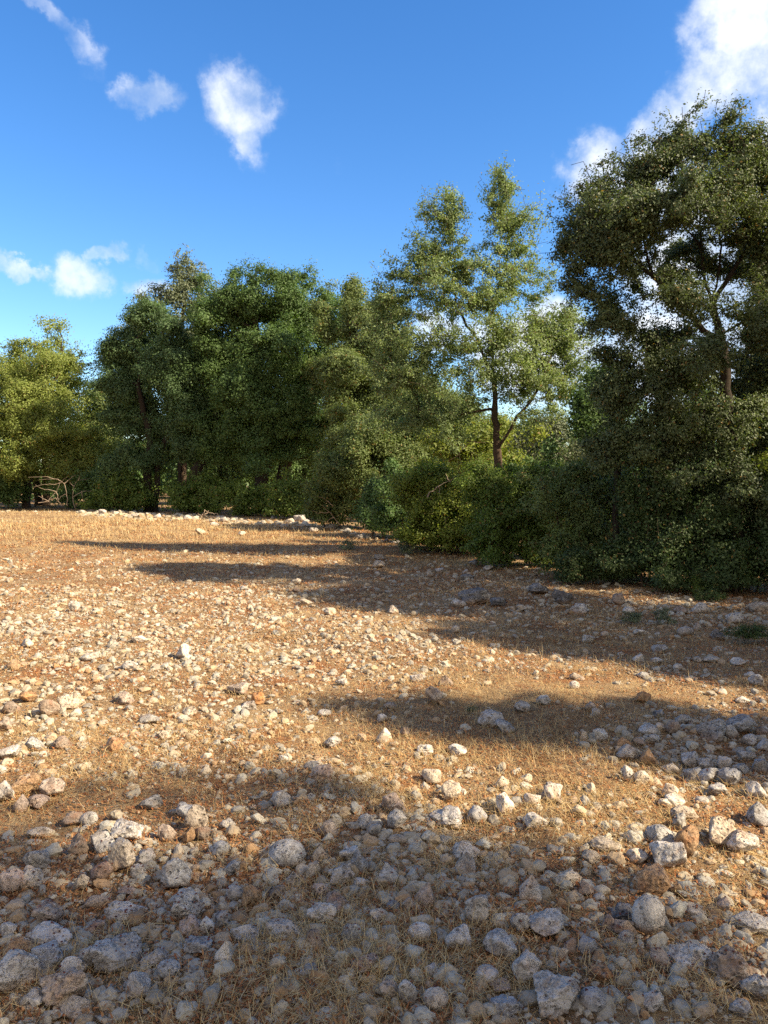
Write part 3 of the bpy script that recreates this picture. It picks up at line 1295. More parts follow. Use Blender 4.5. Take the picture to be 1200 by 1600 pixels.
def leaf_mesh(C, out, L, wr, rs):
    """one rhombic leaf per centre, faces turned mostly outward and up"""
    n = len(C)
    nr = out * .8 + np.array([0, 0, .35]) + rs.normal(size=(n, 3)) * .36
    nr /= np.linalg.norm(nr, axis=1)[:, None] + 1e-9
    t = np.cross(nr, rs.normal(size=(n, 3)))
    t /= np.linalg.norm(t, axis=1)[:, None] + 1e-9
    b = np.cross(nr, t)
    l = (L * rs.uniform(.6, 1.35, n))[:, None] * .5
    w = l * wr
    fold = nr * w * .35
    V = np.stack([C - t * l, C + b * w + fold - t * l * .15, C + t * l, C - b * w + fold - t * l * .15], 1).reshape(-1, 3)
    i = (np.arange(n) * 4)[:, None]
    return V, i + np.array([[0, 1, 2, 3]])


def tree(nm, label, cat, Y, lobes, stems, mat, bark, n_tips, per, leaf, sig, seed, r0=.16, group=None, gap=.0, alpha=.35,
         step=.35, part=('trunk', 'crown'), wr=.55, depth=.85, world=False, hollow=.45, twig=.004, bare=0.0, gsc=1.1, base=None, sub=13, pw=.62, soft=0, shoot=1, warp=.45):
    rs = np.random.RandomState(seed)
    cs, rad = [], []
    for lb in lobes:
        px, py, rx, ry = lb[:4]
        dy = lb[4] if len(lb) > 4 else 0
        if world:
            cs.append(np.array(lb[:3]))
            rad.append(np.array(lb[3:6]))
        else:
            k = (Y + dy) / F
            cs.append(np.array(W(px, py, Y + dy)))
            rad.append(np.array([rx * k, min(rx, 1.6 * ry) * k * depth, ry * k]))
    cs, rad = np.array(cs), np.array(rad)
    if sub:
        c2, r2 = [], []
        for q, w in zip(cs, rad):
            for _ in range(sub):
                d = rs.normal(size=3)
                d /= np.linalg.norm(d)
                f_ = rs.uniform(.5, .98)
                s_ = rs.uniform(.16, .40)
                c2.append(q + d * w * f_)
                m_ = w.prod() ** (1 / 3)
                r2.append(np.array([1, 1, rs.uniform(.6, .95)]) * (w * .5 + m_ * .5) * s_)
            c2.append(q)
            r2.append(w * .75)
        cs, rad = np.array(c2), np.array(r2)
    vol = rad.prod(1) ** .72
    pts = []
    tot = 0
    while tot < n_tips:
        k = rs.choice(len(cs), n_tips, p=vol / vol.sum())
        d = rs.normal(size=(n_tips, 3))
        d /= np.linalg.norm(d, axis=1)[:, None]
        rr = rs.uniform(hollow ** 3, 1, n_tips) ** (1 / 3)
        rr *= 1 + .16 * rs.normal(size=n_tips)
        if soft:
            rr = rs.uniform(0, 1, n_tips) ** (1 / 2.6) * (1 + soft * rs.normal(size=n_tips))
        q = cs[k] + d * rad[k] * rr[:, None]
        wr_ = rad[k].mean(1)[:, None] * warp
        q = q + wr_ * np.stack([vnoise(q * gsc * 1.6, seed + 31 + e) for e in range(3)], 1)
        if gap:
            nv = vnoise(q * gsc + seed, seed) * .65 + vnoise(q * gsc * 2.3, seed + 1) * .35
            q = q[nv > gap]
        q = q[q[:, 2] > (.015 if nm == "weed" else .12)]
        if len(q) == 0:
            continue
        pts.append(q)
        tot += len(q)
    pts = np.concatenate(pts)[:n_tips]
    if stems is None:
        b = base if base is not None else (cs[0][0], cs[0][1])
        stems = [[(b[0], b[1], h1(*b) - .1), tuple(cs[0] - np.array([0, 0, rad[0][2] * .3]))]]
    A, PR, tips, sn = grow(stems, pts, step, alpha, rs)
    # pipe model
    area = np.zeros(len(A))
    area[tips] += 1
    for i in range(len(A) - 1, 0, -1):
        if PR[i] >= 0:
            area[PR[i]] += area[i]
    mx = area.max()
    rr = twig + (r0 - twig) * (area / mx) ** pw
    for st in range(len(A)):
        if PR[st] == -1 and area[st] > mx * .3:
            rr[st] *= 1.35
    root = bpy.data.objects.new(nm, None)
    col.objects.link(root)
    bx, by = stems[0][0][0], stems[0][0][1]
    root.location = (bx, by, h1(bx, by))
    tag(root, label, cat, group)
    off = np.array(root.location)
    V, Fq = tubes(A, PR, rr)
    mesh(part[0], V - off, Fq, bark, root, smooth=True)
    # leaves round each tip and the twig behind it
    live = tips[rs.uniform(0, 1, len(tips)) >= bare]
    n = len(live)
    cnt = rs.poisson(per * rs.gamma(3, 1 / 3., n))
    idx = np.repeat(np.arange(n), cnt)
    anc = [live]
    for e in range(max(1, shoot)):
        pa = PR[anc[-1]]
        anc.append(np.where(pa >= sn, pa, anc[-1]))
    anc = np.array(anc)
    ctr = A[live]
    lv = rs.randint(0, shoot, len(idx)) if shoot > 1 else np.zeros(len(idx), int)
    c0, b0 = A[anc[lv, idx]], A[anc[lv + 1, idx]]
    t = rs.uniform(0, 1.1, len(idx))[:, None]
    sg = sig * rs.uniform(.6, 1.4, n)
    g = rs.normal(size=(len(idx), 3)) * np.array([1, 1, .7])
    C = b0 * (1 - t) + c0 * t + g * sg[idx][:, None]
    cen = cs.mean(0)
    near = cs[np.argmin((((ctr[:, None] - cs[None]) / rad[None]) ** 2).sum(2), 1)]
    out = (C - near[idx])
    out /= np.linalg.norm(out, axis=1)[:, None] + 1e-9
    gn = g / (np.linalg.norm(g, axis=1)[:, None] + 1e-9)
    out = out * .4 + gn * .75
    ok = C[:, 2] > (.0 if nm == "weed" else .03)
    V, Fq = leaf_mesh(C[ok], out[ok], leaf, wr, rs)
    mesh(part[1], V - off, Fq, mat, root)
    return root


def stem_at(px, Y, pts):
    """polyline from the ground under photo column px at depth Y up through photo points"""
    x = W(px, 745, Y).x
    out = [(x, Y, h1(x, Y) - .15)]
    for q in pts:
        out.append(tuple(W(q[0], q[1], Y + (q[2] if len(q) > 2 else 0))))
    return out


OAKS = 'oaks along the field edge'
Q = 1.0
# --- far left
tree('oak_tree', 'airy light green tree with thin upper twigs at the far left', 'tree', 42,
     [(85, 545, 60, 52), (125, 590, 48, 50), (30, 600, 70, 55), (-60, 600, 80, 70), (60, 660, 90, 70), (60, 730, 80, 40)],
     [stem_at(70, 42, [(72, 700), (90, 620), (100, 570)]), stem_at(60, 42.3, [(50, 700), (20, 640)])],
     L_LIGHT, M_BARKB, 850, 42, .12, 0.177, 11, .2, OAKS, gap=-.12, hollow=.2)
tree('oak_tree', 'bushy bright yellow-green tree in full sun at the left edge', 'tree', 39.5,
     [(30, 640, 75, 62, 0), (95, 665, 62, 58, -.6), (-50, 660, 80, 80), (70, 600, 80, 50, .6), (60, 715, 100, 40, -1.2), (140, 700, 48, 50, 0), (20, 560, 38, 34, 1), (125, 742, 55, 22, -.8), (-10, 735, 60, 30, -.8)],
     [stem_at(40, 39.5, [(45, 720), (30, 650)]), stem_at(110, 39.5, [(105, 730), (95, 680)])],
     L_LIGHT, M_BARKB, 3400, 50, .10, 0.177, 12, .2, OAKS, gap=-.3, hollow=.55)
# --- big dark group
tree('oak_tree', 'tall grey-green tree top rising behind the dark oak on the left', 'tree', 40,
     [(290, 428, 40, 34), (258, 470, 50, 40), (318, 478, 50, 46), (225, 515, 56, 50), (300, 560, 60, 60), (330, 640, 60, 60)],
     [stem_at(285, 40, [(285, 650), (285, 520), (290, 440)])],
     L_GREY, M_BARKB, 1100, 40, .12, 0.177, 13, .22, OAKS, gap=-.3, hollow=.2)
tree('oak_tree', 'dark oak with sunlit right-hand lobe between the light tree and the big round oak', 'tree', 36,
     [(208, 548, 50, 50, .8), (190, 590, 34, 60, .6), (250, 620, 70, 90, 1.2), (195, 630, 42, 70, .6), (272, 560, 48, 56, -1.2), (288, 630, 44, 62, -1.6), (238, 500, 42, 32, .4), (215, 700, 48, 46), (290, 690, 40, 30, -1.4), (180, 740, 30, 30)],
     [stem_at(232, 36, [(230, 740), (236, 690), (215, 600)]), stem_at(243, 36, [(246, 730), (262, 680), (275, 590)]), stem_at(282, 35.6, [(281, 740), (278, 690)])],
     L_DARKB, M_BARK, 4300, 52, .10, 0.163, 14, .2, OAKS, gap=-.32, hollow=.6, gsc=.9)
tree('oak_tree', 'huge round dark green oak, the largest crown of the left group', 'tree', 34,
     [(400, 462, 76, 50, .5), (465, 480, 62, 52, .4), (350, 500, 56, 72, .6), (330, 620, 60, 80, 1.4), (520, 500, 40, 60, .4), (420, 600, 110, 120, 2.0), (490, 560, 52, 72, -.4), (425, 545, 62, 60, -1.6), (385, 610, 60, 60, -.9), (345, 590, 40, 66, .4),
      (455, 640, 58, 56, -1.2), (410, 690, 62, 42, -.7), (350, 680, 45, 45, .2), (505, 680, 45, 50, 0), (403, 727, 22, 18, -2.4)],
     [stem_at(410, 34, [(408, 760), (415, 700), (400, 600), (400, 500)]), stem_at(436, 34, [(440, 760), (455, 690), (470, 600), (465, 510)]), stem_at(300, 34.6, [(303, 745), (330, 690), (345, 620)])],
     L_DARK, M_BARK, 7000, 54, .098, 0.163, 15, .3, OAKS, gap=-.34, hollow=.62, gsc=.8)
tree('oak_tree', 'dull olive oak with a pointed top right of the big round oak', 'tree', 30,
     [(540, 462, 30, 34, .6), (600, 500, 34, 50, .6), (560, 610, 80, 90, 1.5), (520, 500, 34, 40, .6), (575, 520, 42, 50), (550, 590, 52, 56, -.6), (600, 600, 42, 60, -.3), (560, 660, 58, 50, -.8), (520, 720, 45, 45), (590, 720, 60, 45), (612, 540, 24, 34)],
     [stem_at(560, 30, [(560, 760), (555, 680), (560, 600), (545, 500)]), stem_at(598, 30, [(600, 740), (605, 640), (590, 540)])],
     L_OLIVE, M_BARKB, 4000, 50, .09, 0.150, 16, .2, OAKS, gap=-.25, hollow=.55)
tree('oak_tree', 'low olive-grey oak leaning out over the end of the stone row', 'tree', 23,
     [(570, 690, 55, 48, -.4), (620, 660, 60, 46, .2), (645, 705, 65, 55), (580, 745, 62, 36, -.3), (530, 735, 40, 34), (680, 640, 40, 40, .4), (640, 610, 42, 30, .6)],
     [stem_at(610, 23.3, [(612, 770), (610, 710), (625, 650)]), stem_at(660, 23, [(655, 770), (650, 700)])],
     L_OLIVE, M_BARKB, 3300, 48, .068, 0.122, 17, .14, OAKS, gap=-.22, hollow=.5)
# --- the airy middle tree
tree('oak_tree', 'tall airy grey-green oak with twin tops and a bare lower trunk in the middle', 'tree', 15,
     [(692, 312, 28, 26, .2), (782, 288, 26, 26, .1), (590, 475, 30, 40, .2), (900, 565, 34, 60, .2), (735, 425, 70, 40, 0), (690, 335, 40, 40, .2), (668, 385, 44, 36, .2), (705, 400, 36, 40), (780, 310, 38, 40, .1), (812, 345, 42, 40, -.1), (790, 395, 44, 40),
      (640, 425, 42, 36, .3), (620, 468, 40, 36, .2), (690, 468, 62, 40, -.2), (765, 460, 66, 42, -.3), (845, 440, 36, 56, .2), (660, 530, 78, 46, -.2), (760, 530, 80, 52, -.6),
      (850, 520, 52, 52, .1), (880, 540, 36, 44, .3), (640, 590, 66, 40, 0), (730, 590, 84, 40, -.6), (830, 600, 66, 42, -.2), (870, 590, 44, 40, .4), (655, 650, 70, 34, .2), (700, 660, 60, 34, -.3), (840, 645, 50, 26, 0), (620, 520, 50, 50, .4), (890, 500, 34, 40, .2), (800, 560, 90, 60, 0), (610, 570, 50, 40, .2)],
     [stem_at(782, 15, [(781, 745), (777, 705), (773, 640), (772, 585), (770, 520), (772, 470)])
      + [tuple(W(790, 420, 15.0)), tuple(W(792, 350, 15.0))],
      [tuple(W(773, 600, 15)), tuple(W(740, 520, 15.1)), tuple(W(712, 480, 15.1)), tuple(W(709, 420, 15.1)), tuple(W(704, 350, 15.1))],
      [tuple(W(779, 706, 15)), tuple(W(792, 680, 14.8)), tuple(W(808, 650, 14.7)), tuple(W(830, 625, 14.7)), tuple(W(850, 590, 14.8)), tuple(W(862, 545, 14.9))],
      [tuple(W(777, 642, 15)), tuple(W(740, 644, 14.8)), tuple(W(690, 650, 14.9)), tuple(W(640, 640, 15.1))],
      [tuple(W(772, 480, 15)), tuple(W(800, 440, 15.1)), tuple(W(822, 400, 15.2))],
      [tuple(W(778, 690, 15)), tuple(W(735, 690, 14.7)), tuple(W(700, 720, 14.5))]],
     L_MID, M_BARKB, 7000, 23, .046, .058, 218, .085, OAKS, gap=-.26, alpha=.16, step=.16, gsc=2.2, twig=.0035, bare=.06, sub=0, pw=.85, soft=.26, shoot=3)
# --- right
tree('oak_tree', 'tall dusky oak with forked dark limbs against the sky at the right', 'tree', 10.6,
     [(1070, 230, 62, 44, .2), (1135, 215, 50, 42, .1), (1190, 250, 60, 46), (1010, 270, 60, 40, .1), (940, 310, 55, 40, 0), (905, 370, 45, 50, .1), (1000, 340, 80, 50, -.5), (1080, 310, 80, 50, -.7),
      (930, 440, 52, 48, .1), (1170, 330, 70, 50, .1), (1230, 350, 70, 80, 0), (1000, 430, 66, 38, .5), (1060, 460, 60, 36, -.5), (1185, 500, 50, 50, -.5), (1110, 560, 45, 50, -.7), (960, 380, 60, 50, -.3), (1160, 280, 60, 50, -.4), (960, 500, 58, 36, .2), (1075, 400, 66, 36, .8), (1180, 430, 60, 60, 1.0), (1250, 260, 70, 60)],
     [stem_at(1155, 10.9, [(1150, 760), (1137, 640), (1128, 540), (1112, 478, .1), (1100, 430, .1), (1096, 380, .1)])
      + [tuple(W(1092, 300, 10.8))],
      [tuple(W(1128, 535, 10.9)), tuple(W(1075, 490, 10.8)), tuple(W(1020, 430, 10.6)), tuple(W(980, 400, 10.5)), tuple(W(930, 390, 10.4))],
      [tuple(W(1117, 480, 11.0)), tuple(W(1135, 440, 11.0)), tuple(W(1165, 395, 10.9)), tuple(W(1190, 330, 10.8))],
      [tuple(W(1117, 478, 11.0)), tuple(W(1125, 400, 11.0)), tuple(W(1125, 320, 11.0)), tuple(W(1130, 250, 11))],
      [tuple(W(1020, 430, 10.6)), tuple(W(1005, 370, 10.6)), tuple(W(1010, 300, 10.6))],
      [tuple(W(1100, 400, 11)), tuple(W(1065, 340, 10.9)), tuple(W(1040, 260, 10.9))]],
     L_RIGHT, M_BARK, 9500, 26, .040, .052, 19, .075, OAKS, gap=-.17, alpha=.14, step=.14, gsc=2.6, twig=.0034, sub=0, pw=.72, bare=.08, soft=.26, shoot=3)
tree('oak_tree', 'dense dark oak filling the space under the tall forked oak', 'tree', 11.2,
     [(1000, 560, 70, 55, -.1), (960, 620, 52, 58, 0), (1060, 600, 80, 60, -.2), (1120, 660, 90, 60, 0), (1190, 600, 70, 90, .4), (1020, 680, 80, 56, -.2), (940, 700, 50, 46, -.1), (1200, 700, 70, 70, .1), (1150, 760, 60, 60, -.5), (1200, 780, 60, 60, -.4),
      (1080, 740, 80, 50, -.2), (1240, 520, 70, 80, .2), (1040, 520, 60, 36, .2), (1170, 520, 60, 50, .8), (1165, 590, 60, 60, .5), (1100, 560, 60, 50, .5)],
     [stem_at(1050, 11.6, [(1050, 780), (1040, 680), (1030, 580)]), stem_at(960, 11.6, [(965, 780), (965, 700), (960, 620)]), stem_at(1215, 11.5, [(1210, 760), (1200, 640), (1210, 540)])],
     L_RIGHT, M_BARK, 5200, 32, .044, .065, 20, .09, OAKS, gap=-.16, gsc=1.8, sub=4, soft=.24, shoot=2, step=.2)
tree('oak_tree', 'dark young oak beyond the right edge of the bright middle tree', 'tree', 13.5,
     [(925, 640, 28, 36), (915, 690, 42, 36), (950, 600, 30, 40, .3), (900, 730, 50, 40)],
     [stem_at(930, 13.5, [(930, 760), (928, 690)])],
     L_DARK, M_BARK, 650, 30, .06, .11, 21, .07, OAKS, gap=-.15, hollow=.2)
# --- behind
tree('oak_tree', 'pale grey-green tree seen through the gap right of the middle trunk', 'tree', 24,
     [(860, 665, 38, 34), (835, 700, 45, 40), (885, 720, 50, 40), (850, 750, 80, 36)],
     [stem_at(860, 24, [(860, 740), (858, 690)])],
     L_GREY, M_BARKB, 800, 40, .085, .18, 22, .12, OAKS, gap=-.2, hollow=.4)
tree('oak_tree', 'yellow-green sunlit tree glimpsed behind the middle trunk', 'tree', 20,
     [(820, 670, 28, 22), (790, 680, 34, 26), (740, 700, 50, 34), (700, 690, 55, 34), (790, 740, 60, 34)],
     [stem_at(765, 20, [(762, 740), (760, 700)])],
     L_YEL, M_BARKB, 800, 34, .085, .16, 23, .1, OAKS, gap=-.1, hollow=.3)
tree('oak_tree', 'dark backing oak half hidden behind the airy middle tree', 'tree', 27,
     [(690, 640, 60, 48), (640, 600, 40, 50), (750, 660, 50, 40), (800, 700, 60, 44), (700, 710, 80, 40)],
     [stem_at(715, 27, [(715, 740), (700, 660)])],
     L_OLIVE, M_BARK, 1300, 40, .10, .2, 24, .16, OAKS, gap=-.25, hollow=.5)
for i, (px, Y, h, wd, lab) in enumerate([
        (-120, 46, 560, 90, 'green oak beyond the left edge of the picture'), (160, 48, 600, 60, 'dull oak showing low between the light tree and the dark oak'),
        (340, 46, 590, 90, 'shaded oak deep behind the big round oak'), (470, 44, 600, 90, 'shaded oak deep behind the olive oak'),
        (620, 38, 640, 90, 'hazy oak low behind the leaning olive oak'), (980, 26, 620, 80, 'shaded oak behind the dark oak on the right'),
        (1110, 24, 600, 90, 'shaded oak behind the forked oak trunk'), (1260, 22, 560, 110, 'shaded oak behind the right edge of the picture'),
        (1330, 15, 420, 120, 'oak just outside the right edge of the picture'), (-330, 44, 560, 130, 'oak far beyond the left edge of the picture')]):
    tree('oak_tree', lab, 'tree', Y, [(px, h + 40, wd * .7, 45), (px - wd * .4, h + 90, wd * .7, 60), (px + wd * .4, h + 90, wd * .7, 60), (px, (h + 800) / 2 + 20, wd, (760 - h) * .42)],
         [stem_at(px, Y, [(px + 4, 740), (px, (h + 760) / 2), (px, h + 50)])], [L_DARK, L_OLIVE, L_DARKB][i % 3], M_BARK, 900, 40, .0042 * Y * .8, .009 * Y * .8, 50 + i, .16,
         OAKS, gap=-.3, hollow=.5)

# far wood closing the horizon
def far_wood():
    rs = np.random.RandomState(77)
    C, O = [], []
    for i in range(330):
        a = rs.uniform(-1.25, 1.25)
        r = rs.uniform(58, 95)
        x, y = r * math.sin(a), r * math.cos(a)
        rad = rs.uniform(1.8, 3.4)
        zc = rs.uniform(.6, 3.6)
        n = 420
        d = rs.normal(size=(n, 3))
        d /= np.linalg.norm(d, axis=1)[:, None]
        C.append(np.array([x, y, zc]) + d * rad * rs.uniform(.75, 1.08, n)[:, None])
        O.append(d)
    C, O = np.concatenate(C), np.concatenate(O)
    ok = C[:, 2] > .05
    V, Fq = leaf_mesh(C[ok], O[ok], .55, .7, rs)
    tag(mesh('far_wood', V, Fq, L_DARK), 'low dark wood closing the view far behind the trees', 'wood', kind='stuff')


far_wood()

# --- oaks on the right, outside the picture, whose shade crosses the field
for i, (lobes, st, n, lab) in enumerate([
        ([(8.6, -2.4, 6.0, 1.9, 2.0, 2.2), (8.6, -2.3, 4.2, 1.6, 1.6, 1.6), (8.8, -3.6, 5.0, 2, 2, 2.2), (9.0, -1.3, 8.0, 1.3, 1.75, 1.3), (8.5, -.7, 6.5, .9, 1.0, 1.1), (8.5, -.2, 7.1, .6, .55, .6)], (8.8, -2.2), 1750, 'tall oak standing right of the photographer'),
        ([(8.0, 2.35, 4.45, .8, .62, 1.75), (8.1, 2.5, 3.2, 1.0, .85, 1.4), (8.0, 2.5, 4.2, .8, .7, .9)], (8.0, 2.5), 1300, 'slim young oak right of the stony field'),
        ([(8.4, 7.6, 5.6, 1.7, 1.6, 2.6), (8.2, 5.9, 4.6, 1.2, 1.0, 1.9), (8.0, 4.8, 3.9, .9, .75, 1.6), (8.0, 4.0, 3.3, .8, .7, 1.1), (8.2, 6.6, 3.2, 1.4, 1.6, 1.6), (8.3, 5.1, 5.1, 1.0, .8, 1.1), (8.3, 4.5, 4.1, .8, .7, .8)], (8.4, 6.8), 4500, 'broad tall oak on the right before the treeline'),
        ([(9.6, 9.6, 3.4, 1.6, 1.4, 2.2), (8.8, 8.6, 2.6, 1.2, 1.2, 1.5)], (9.4, 9.4), 1000, 'oak closing the treeline on the right')]):
    tree('oak_tree', lab, 'tree', 0, lobes, [[(st[0], st[1], h1(*st) - .1), (st[0], st[1] + .1, lobes[0][2] - .6)]], L_DARK, M_BARK, n, 26, .085, .15, 80 + i, .12,
         OAKS, gap=[.04, -.02, -.06, 0][i], hollow=.1, gsc=[2.2, 2.0, 1.4, 1.2][i], sub=7, world=True)

# ------------------------------------------------------------------ shrubs at the foot of the trees
SHR = 'shrubs along the foot of the trees'
SH = ('stems', 'foliage')
for i, (px, Y, lobes, mat, n, per, leaf, sig, lab, kw) in enumerate([
        (15, 38.5, [(15, 770, 40, 22), (-30, 765, 50, 26)], L_DARK, 380, 30, .10, .2, 'dark shrub low at the left edge behind the dead branches', {}),
        (150, 37.5, [(150, 765, 45, 30), (110, 775, 40, 20)], L_DARK, 450, 30, .10, .2, 'dark shrub beside the fallen dead branches', {}),
        (215, 35.5, [(215, 772, 48, 30), (180, 780, 36, 20)], L_SHR, 520, 30, .10, .19, 'dark green shrub under the leftmost dark oak', {}),
        (310, 33, [(290, 780, 34, 24), (335, 778, 38, 28)], L_SHR, 560, 32, .095, .18, 'fresh green shrub below the gap between the dark trunks', {}),
        (400, 31, [(380, 780, 42, 26), (425, 782, 38, 26)], L_SHR, 560, 32, .09, .17, 'fresh green shrub below the big round oak', {}),
        (480, 29, [(475, 780, 42, 32)], L_SHR, 450, 32, .085, .16, 'small green shrub at the end of the stone row', {}),
        (540, 23.5, [(535, 785, 42, 42), (505, 800, 26, 22)], L_OLIVE, 620, 30, .07, .13, 'loose olive shrub with bare twigs poking out to the left', {'bare': .35}),
        (595, 20.5, [(590, 800, 40, 36), (612, 795, 34, 40)], L_DARK, 800, 34, .06, .12, 'very dark shrub left of the yellow-green thicket', {}),
        (690, 16.2, [(680, 785, 66, 52), (640, 765, 44, 50, .3), (725, 760, 56, 50, .3), (770, 800, 40, 50), (660, 835, 40, 32, -.2), (720, 830, 50, 40, -.3)], L_YEL, 2100, 28, .050, .10, 'yellow-green thicket in front of the middle trunk', {'hollow': .3, 'gap': 0.0}),
        (800, 13.6, [(790, 805, 60, 56), (760, 775, 40, 40, .2), (770, 860, 46, 32, -.1), (840, 790, 50, 46, .3), (850, 850, 54, 38, -.1), (810, 765, 50, 34, .6)], L_SHR, 2500, 28, .044, .09, 'mid green thicket right of the yellow-green one', {'hollow': .3, 'gap': 0.0}),
        (930, 11.9, [(915, 790, 66, 56, .2), (870, 775, 50, 50, .4), (900, 850, 54, 46, 0), (960, 870, 50, 44, -.1), (940, 760, 55, 40, .5)], L_OLIVE, 2400, 28, .040, .08, 'dull olive thicket below the dark young oak', {'hollow': .3, 'gap': -.2, 'bare': .05}),
        (920, 11.2, [(905, 893, 42, 26), (950, 890, 34, 26)], L_DEEP, 900, 30, .032, .06, 'low dark green bush at the foot of the olive thicket', {}),
        (1050, 11.0, [(1020, 800, 60, 50, .1), (1060, 850, 66, 46, 0), (1000, 865, 50, 42, 0), (1080, 790, 55, 44, .3)], L_DEEP, 2700, 28, .040, .08, 'deep green thicket right of the olive one', {'hollow': .3, 'gap': 0.0}),
        (1170, 10.6, [(1150, 830, 62, 60, .2), (1210, 850, 60, 60, 0), (1130, 890, 50, 34, -.1), (1200, 780, 60, 50, .3)], L_DEEP, 2300, 28, .040, .08, 'very dark thicket at the right edge', {'hollow': .3, 'gap': -.2}),
        (730, 18.5, [(700, 790, 70, 50), (770, 780, 70, 55), (640, 790, 60, 50)], L_DARK, 1100, 28, .06, .12, 'dark undergrowth behind the yellow-green thicket', {}),
        (900, 15, [(860, 790, 70, 60), (950, 790, 70, 60)], L_DARK, 1100, 28, .05, .10, 'dark undergrowth behind the olive thicket', {}),
        (1080, 13, [(1030, 800, 80, 70), (1130, 800, 80, 70), (1220, 800, 80, 80)], L_DARK, 1300, 28, .05, .10, 'dark undergrowth behind the green thicket on the right', {}),
        (1120, 10.9, [(1090, 870, 60, 50), (1160, 880, 60, 50), (1220, 870, 60, 60)], L_DEEP, 1500, 28, .036, .08, 'dark green bush in front of the oak trunks at the right edge', {'gap': -.2}),
        (670, 17, [(650, 830, 50, 30), (700, 845, 50, 26), (760, 850, 50, 30)], L_SHR, 900, 28, .05, .10, 'low green growth under the yellow-green thicket', {'gap': -.2}),
        (1190, 10.9, [(1192, 745, 20, 26, .1)], L_YEL, 260, 22, .045, .07, 'yellowish leafy sapling catching light at the right edge', {}),
        (1330, 10.4, [(1310, 850, 80, 70), (1400, 820, 90, 100)], L_DARK, 1200, 26, .05, .10, 'dark thicket just outside the right edge', {}),
        (1060, 10.4, [(1050, 915, 70, 20), (1120, 918, 50, 18)], L_DEEP, 800, 26, .030, .06, 'low dark scrub along the shaded stones on the right', {})]):
    x = W(px, 745, Y).x
    st = []
    rs0 = random.Random(i)
    extra = []
    for lb in lobes:
        for q in range(3):
            t = rs0.uniform(-.3, math.pi + .3)
            s = rs0.uniform(.35, .65)
            extra.append((lb[0] + math.cos(t) * lb[2] * 1.0, lb[1] - math.sin(t) * lb[3] * .9, lb[2] * s, lb[3] * s * rs0.uniform(.7, 1.3), (lb[4] if len(lb) > 4 else 0) + rs0.uniform(-.3, .3)))
    n = int(n * 1.5)
    sig *= .72
    leaf *= 1.1
    lobes0 = lobes
    lobes = list(lobes) + extra
    for lb in lobes0:
        c = W(lb[0], lb[1], Y + (lb[4] if len(lb) > 4 else 0))
        for q in range(2):
            bx, by = c.x + rs0.uniform(-.25, .25), c.y + rs0.uniform(-.2, .2)
            st.append([(bx, by, h1(bx, by) - .08), (c.x + rs0.uniform(-.2, .2), c.y, max(.25, c.z * .8))])
    a = dict(gap=(-.15 if Y > 25 else 0.0), hollow=.35, bare=0.06)
    a.update(kw)
    tree('shrub', lab, 'shrub', Y, lobes, st, mat, M_BARKB, n, per, leaf, sig, 120 + i, .022, SHR, part=SH, step=.18, alpha=.25, twig=.0025, sub=4, soft=.34, shoot=4, gsc=2.4, warp=.95, **a)

# small plants on the field
for i, (px, py, rx, ry, mat, n, leaf, lab) in enumerate([
        (545, 861, 14, 13, L_GREY, 60, .030, 'small pale leafy sprig before the stone row'),
        (636, 866, 15, 15, L_GREY, 90, .030, 'small pale green bush left of the yellow-green thicket'),
        (986, 972, 17, 12, L_GREY, 120, .016, 'small grey-green tuft beside the bluish white stone'),
        (1036, 974, 22, 14, L_GREY, 120, .015, 'wiry grey-green tuft right of the bluish white stone'),
        (1170, 1000, 40, 14, L_DEEP, 200, .018, 'low spreading green weed at the right edge'),
        (1110, 938, 34, 12, L_DEEP, 240, .018, 'bright green weed under the right-hand thicket'),
        (1087, 932, 12, 20, L_SHR, 80, .018, 'upright green weed behind the pale peaked rock'),
        (740, 1120, 12, 10, L_GREY, 30, .012, 'tiny dusty weed near the grey hump')]):
    gx, gy = G(px, py)
    c = W(px, py - ry * .9, gy)
    if gy < 9:
        mat_ = mat
    st = [[(gx + dx, gy, h1(gx, gy) - .02), (gx + dx * 3, gy, c.z)] for dx in (-.03, .0, .03)]
    tree('weed', lab, 'plant', gy, [(px, py - ry * .9, rx, ry)], st, mat, M_BARKB, n, 12, leaf, leaf * 1.1, 160 + i, .004, 'weeds on the stony field', part=SH, step=.05, alpha=.2, twig=.001,
         hollow=.2)


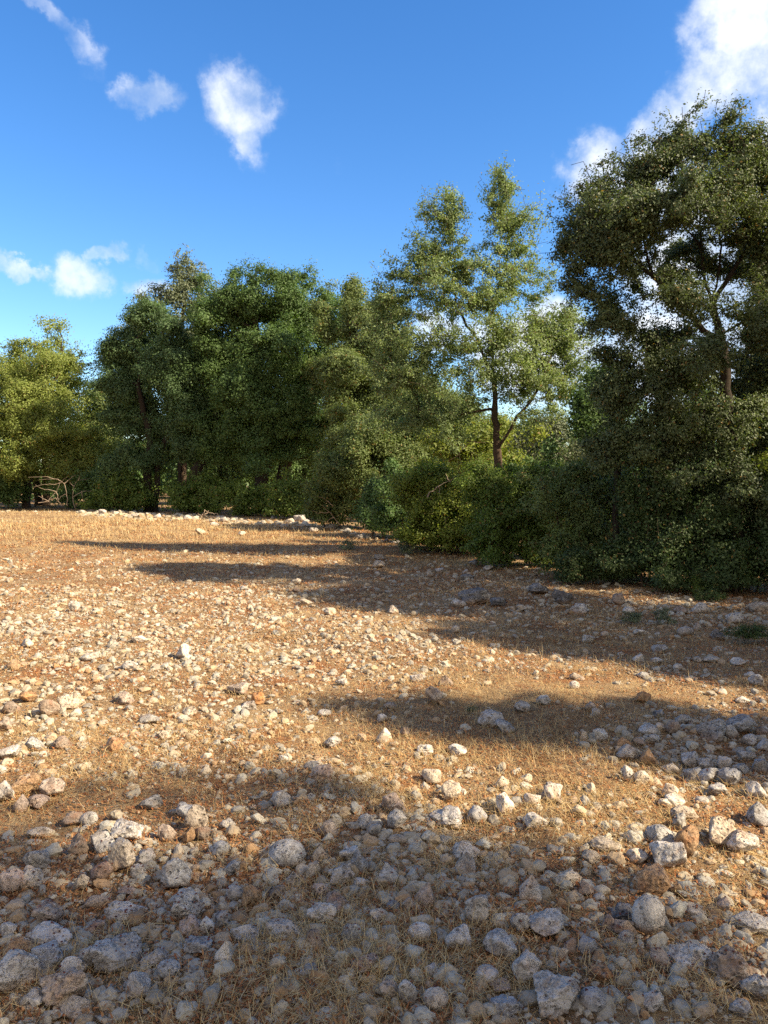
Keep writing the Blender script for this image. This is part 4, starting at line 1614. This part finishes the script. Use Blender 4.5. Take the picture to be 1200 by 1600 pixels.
# ------------------------------------------------------------------ dead wood
def dead_branch(label, pieces, Y, r, seed, name='dead_branch'):
    rs = np.random.RandomState(seed)
    P, par, rad = [], [], []
    for path in pieces:
        pts = [np.array(W(q[0], q[1], Y + (q[2] if len(q) > 2 else 0))) for q in path]
        prev = -1
        for i in range(len(pts) - 1):
            m = 4
            for s in range(m + (1 if i == len(pts) - 2 else 0)):
                c = pts[i] + (pts[i + 1] - pts[i]) * s / m + rs.normal(size=3) * r * .8
                P.append(c)
                par.append(prev)
                t = (i + s / m) / (len(pts) - 1)
                rad.append(r * (1 - .75 * t))
                prev = len(P) - 1
    P, par, rad = np.array(P), np.array(par), np.array(rad)
    V, Fq = tubes(P, par, rad)
    o = P[np.argmin(P[:, 2])]
    ob = mesh(name, V - o, Fq, M_WOOD, smooth=True)
    ob.location = o
    tag(ob, label, 'branch')


dead_branch('tangle of dead branches lying under the bright tree at the left', [
    [(60, 787), (75, 783), (88, 768), (95, 752), (105, 745)], [(105, 790), (104, 770), (100, 755), (88, 748), (60, 750)], [(95, 752), (75, 745), (45, 745)],
    [(88, 768), (70, 765), (55, 758)], [(75, 783), (60, 775)], [(95, 752), (100, 755)], [(97, 790), (86, 778), (78, 781)],
    [(98, 753), (85, 757), (70, 756), (50, 762)], [(104, 772), (95, 776), (88, 785)], [(88, 768), (92, 780), (84, 790)], [(100, 755), (110, 748), (118, 742)]], 35.6, .020, 5)
dead_branch('forked bare dead branch standing right of the tangle of dead branches', [
    [(118, 795), (113, 777), (115, 760), (122, 750), (140, 748)], [(113, 777), (128, 768), (150, 765), (160, 758)], [(128, 768), (130, 780), (132, 795)], [(115, 760), (108, 752)], [(122, 750), (126, 741)]], 35.7, .018, 15)
dead_branch('small bleached dead branch standing in the grass by the stone row', [
    [(313, 815), (315, 806), (319, 798), (324, 799)], [(316, 806), (322, 803), (332, 801), (341, 804)], [(315, 808), (309, 801)], [(322, 803), (326, 797)], [(325, 812), (332, 808), (343, 808)]], 29.3, .028, 6)
dead_branch('thin bare twigs reaching out of the olive shrub over the stones', [
    [(530, 820), (515, 800), (500, 788)], [(515, 800), (498, 802), (488, 798)], [(522, 808), (508, 815), (495, 812)], [(520, 790), (505, 778), (490, 775)]], 23.0, .014, 7)
dead_branch('crooked dry branch hanging beside the middle trunk', [
    [(668, 775), (685, 760), (702, 752), (712, 742)], [(685, 760), (690, 770)], [(702, 752), (696, 742)]], 15.0, .014, 8)
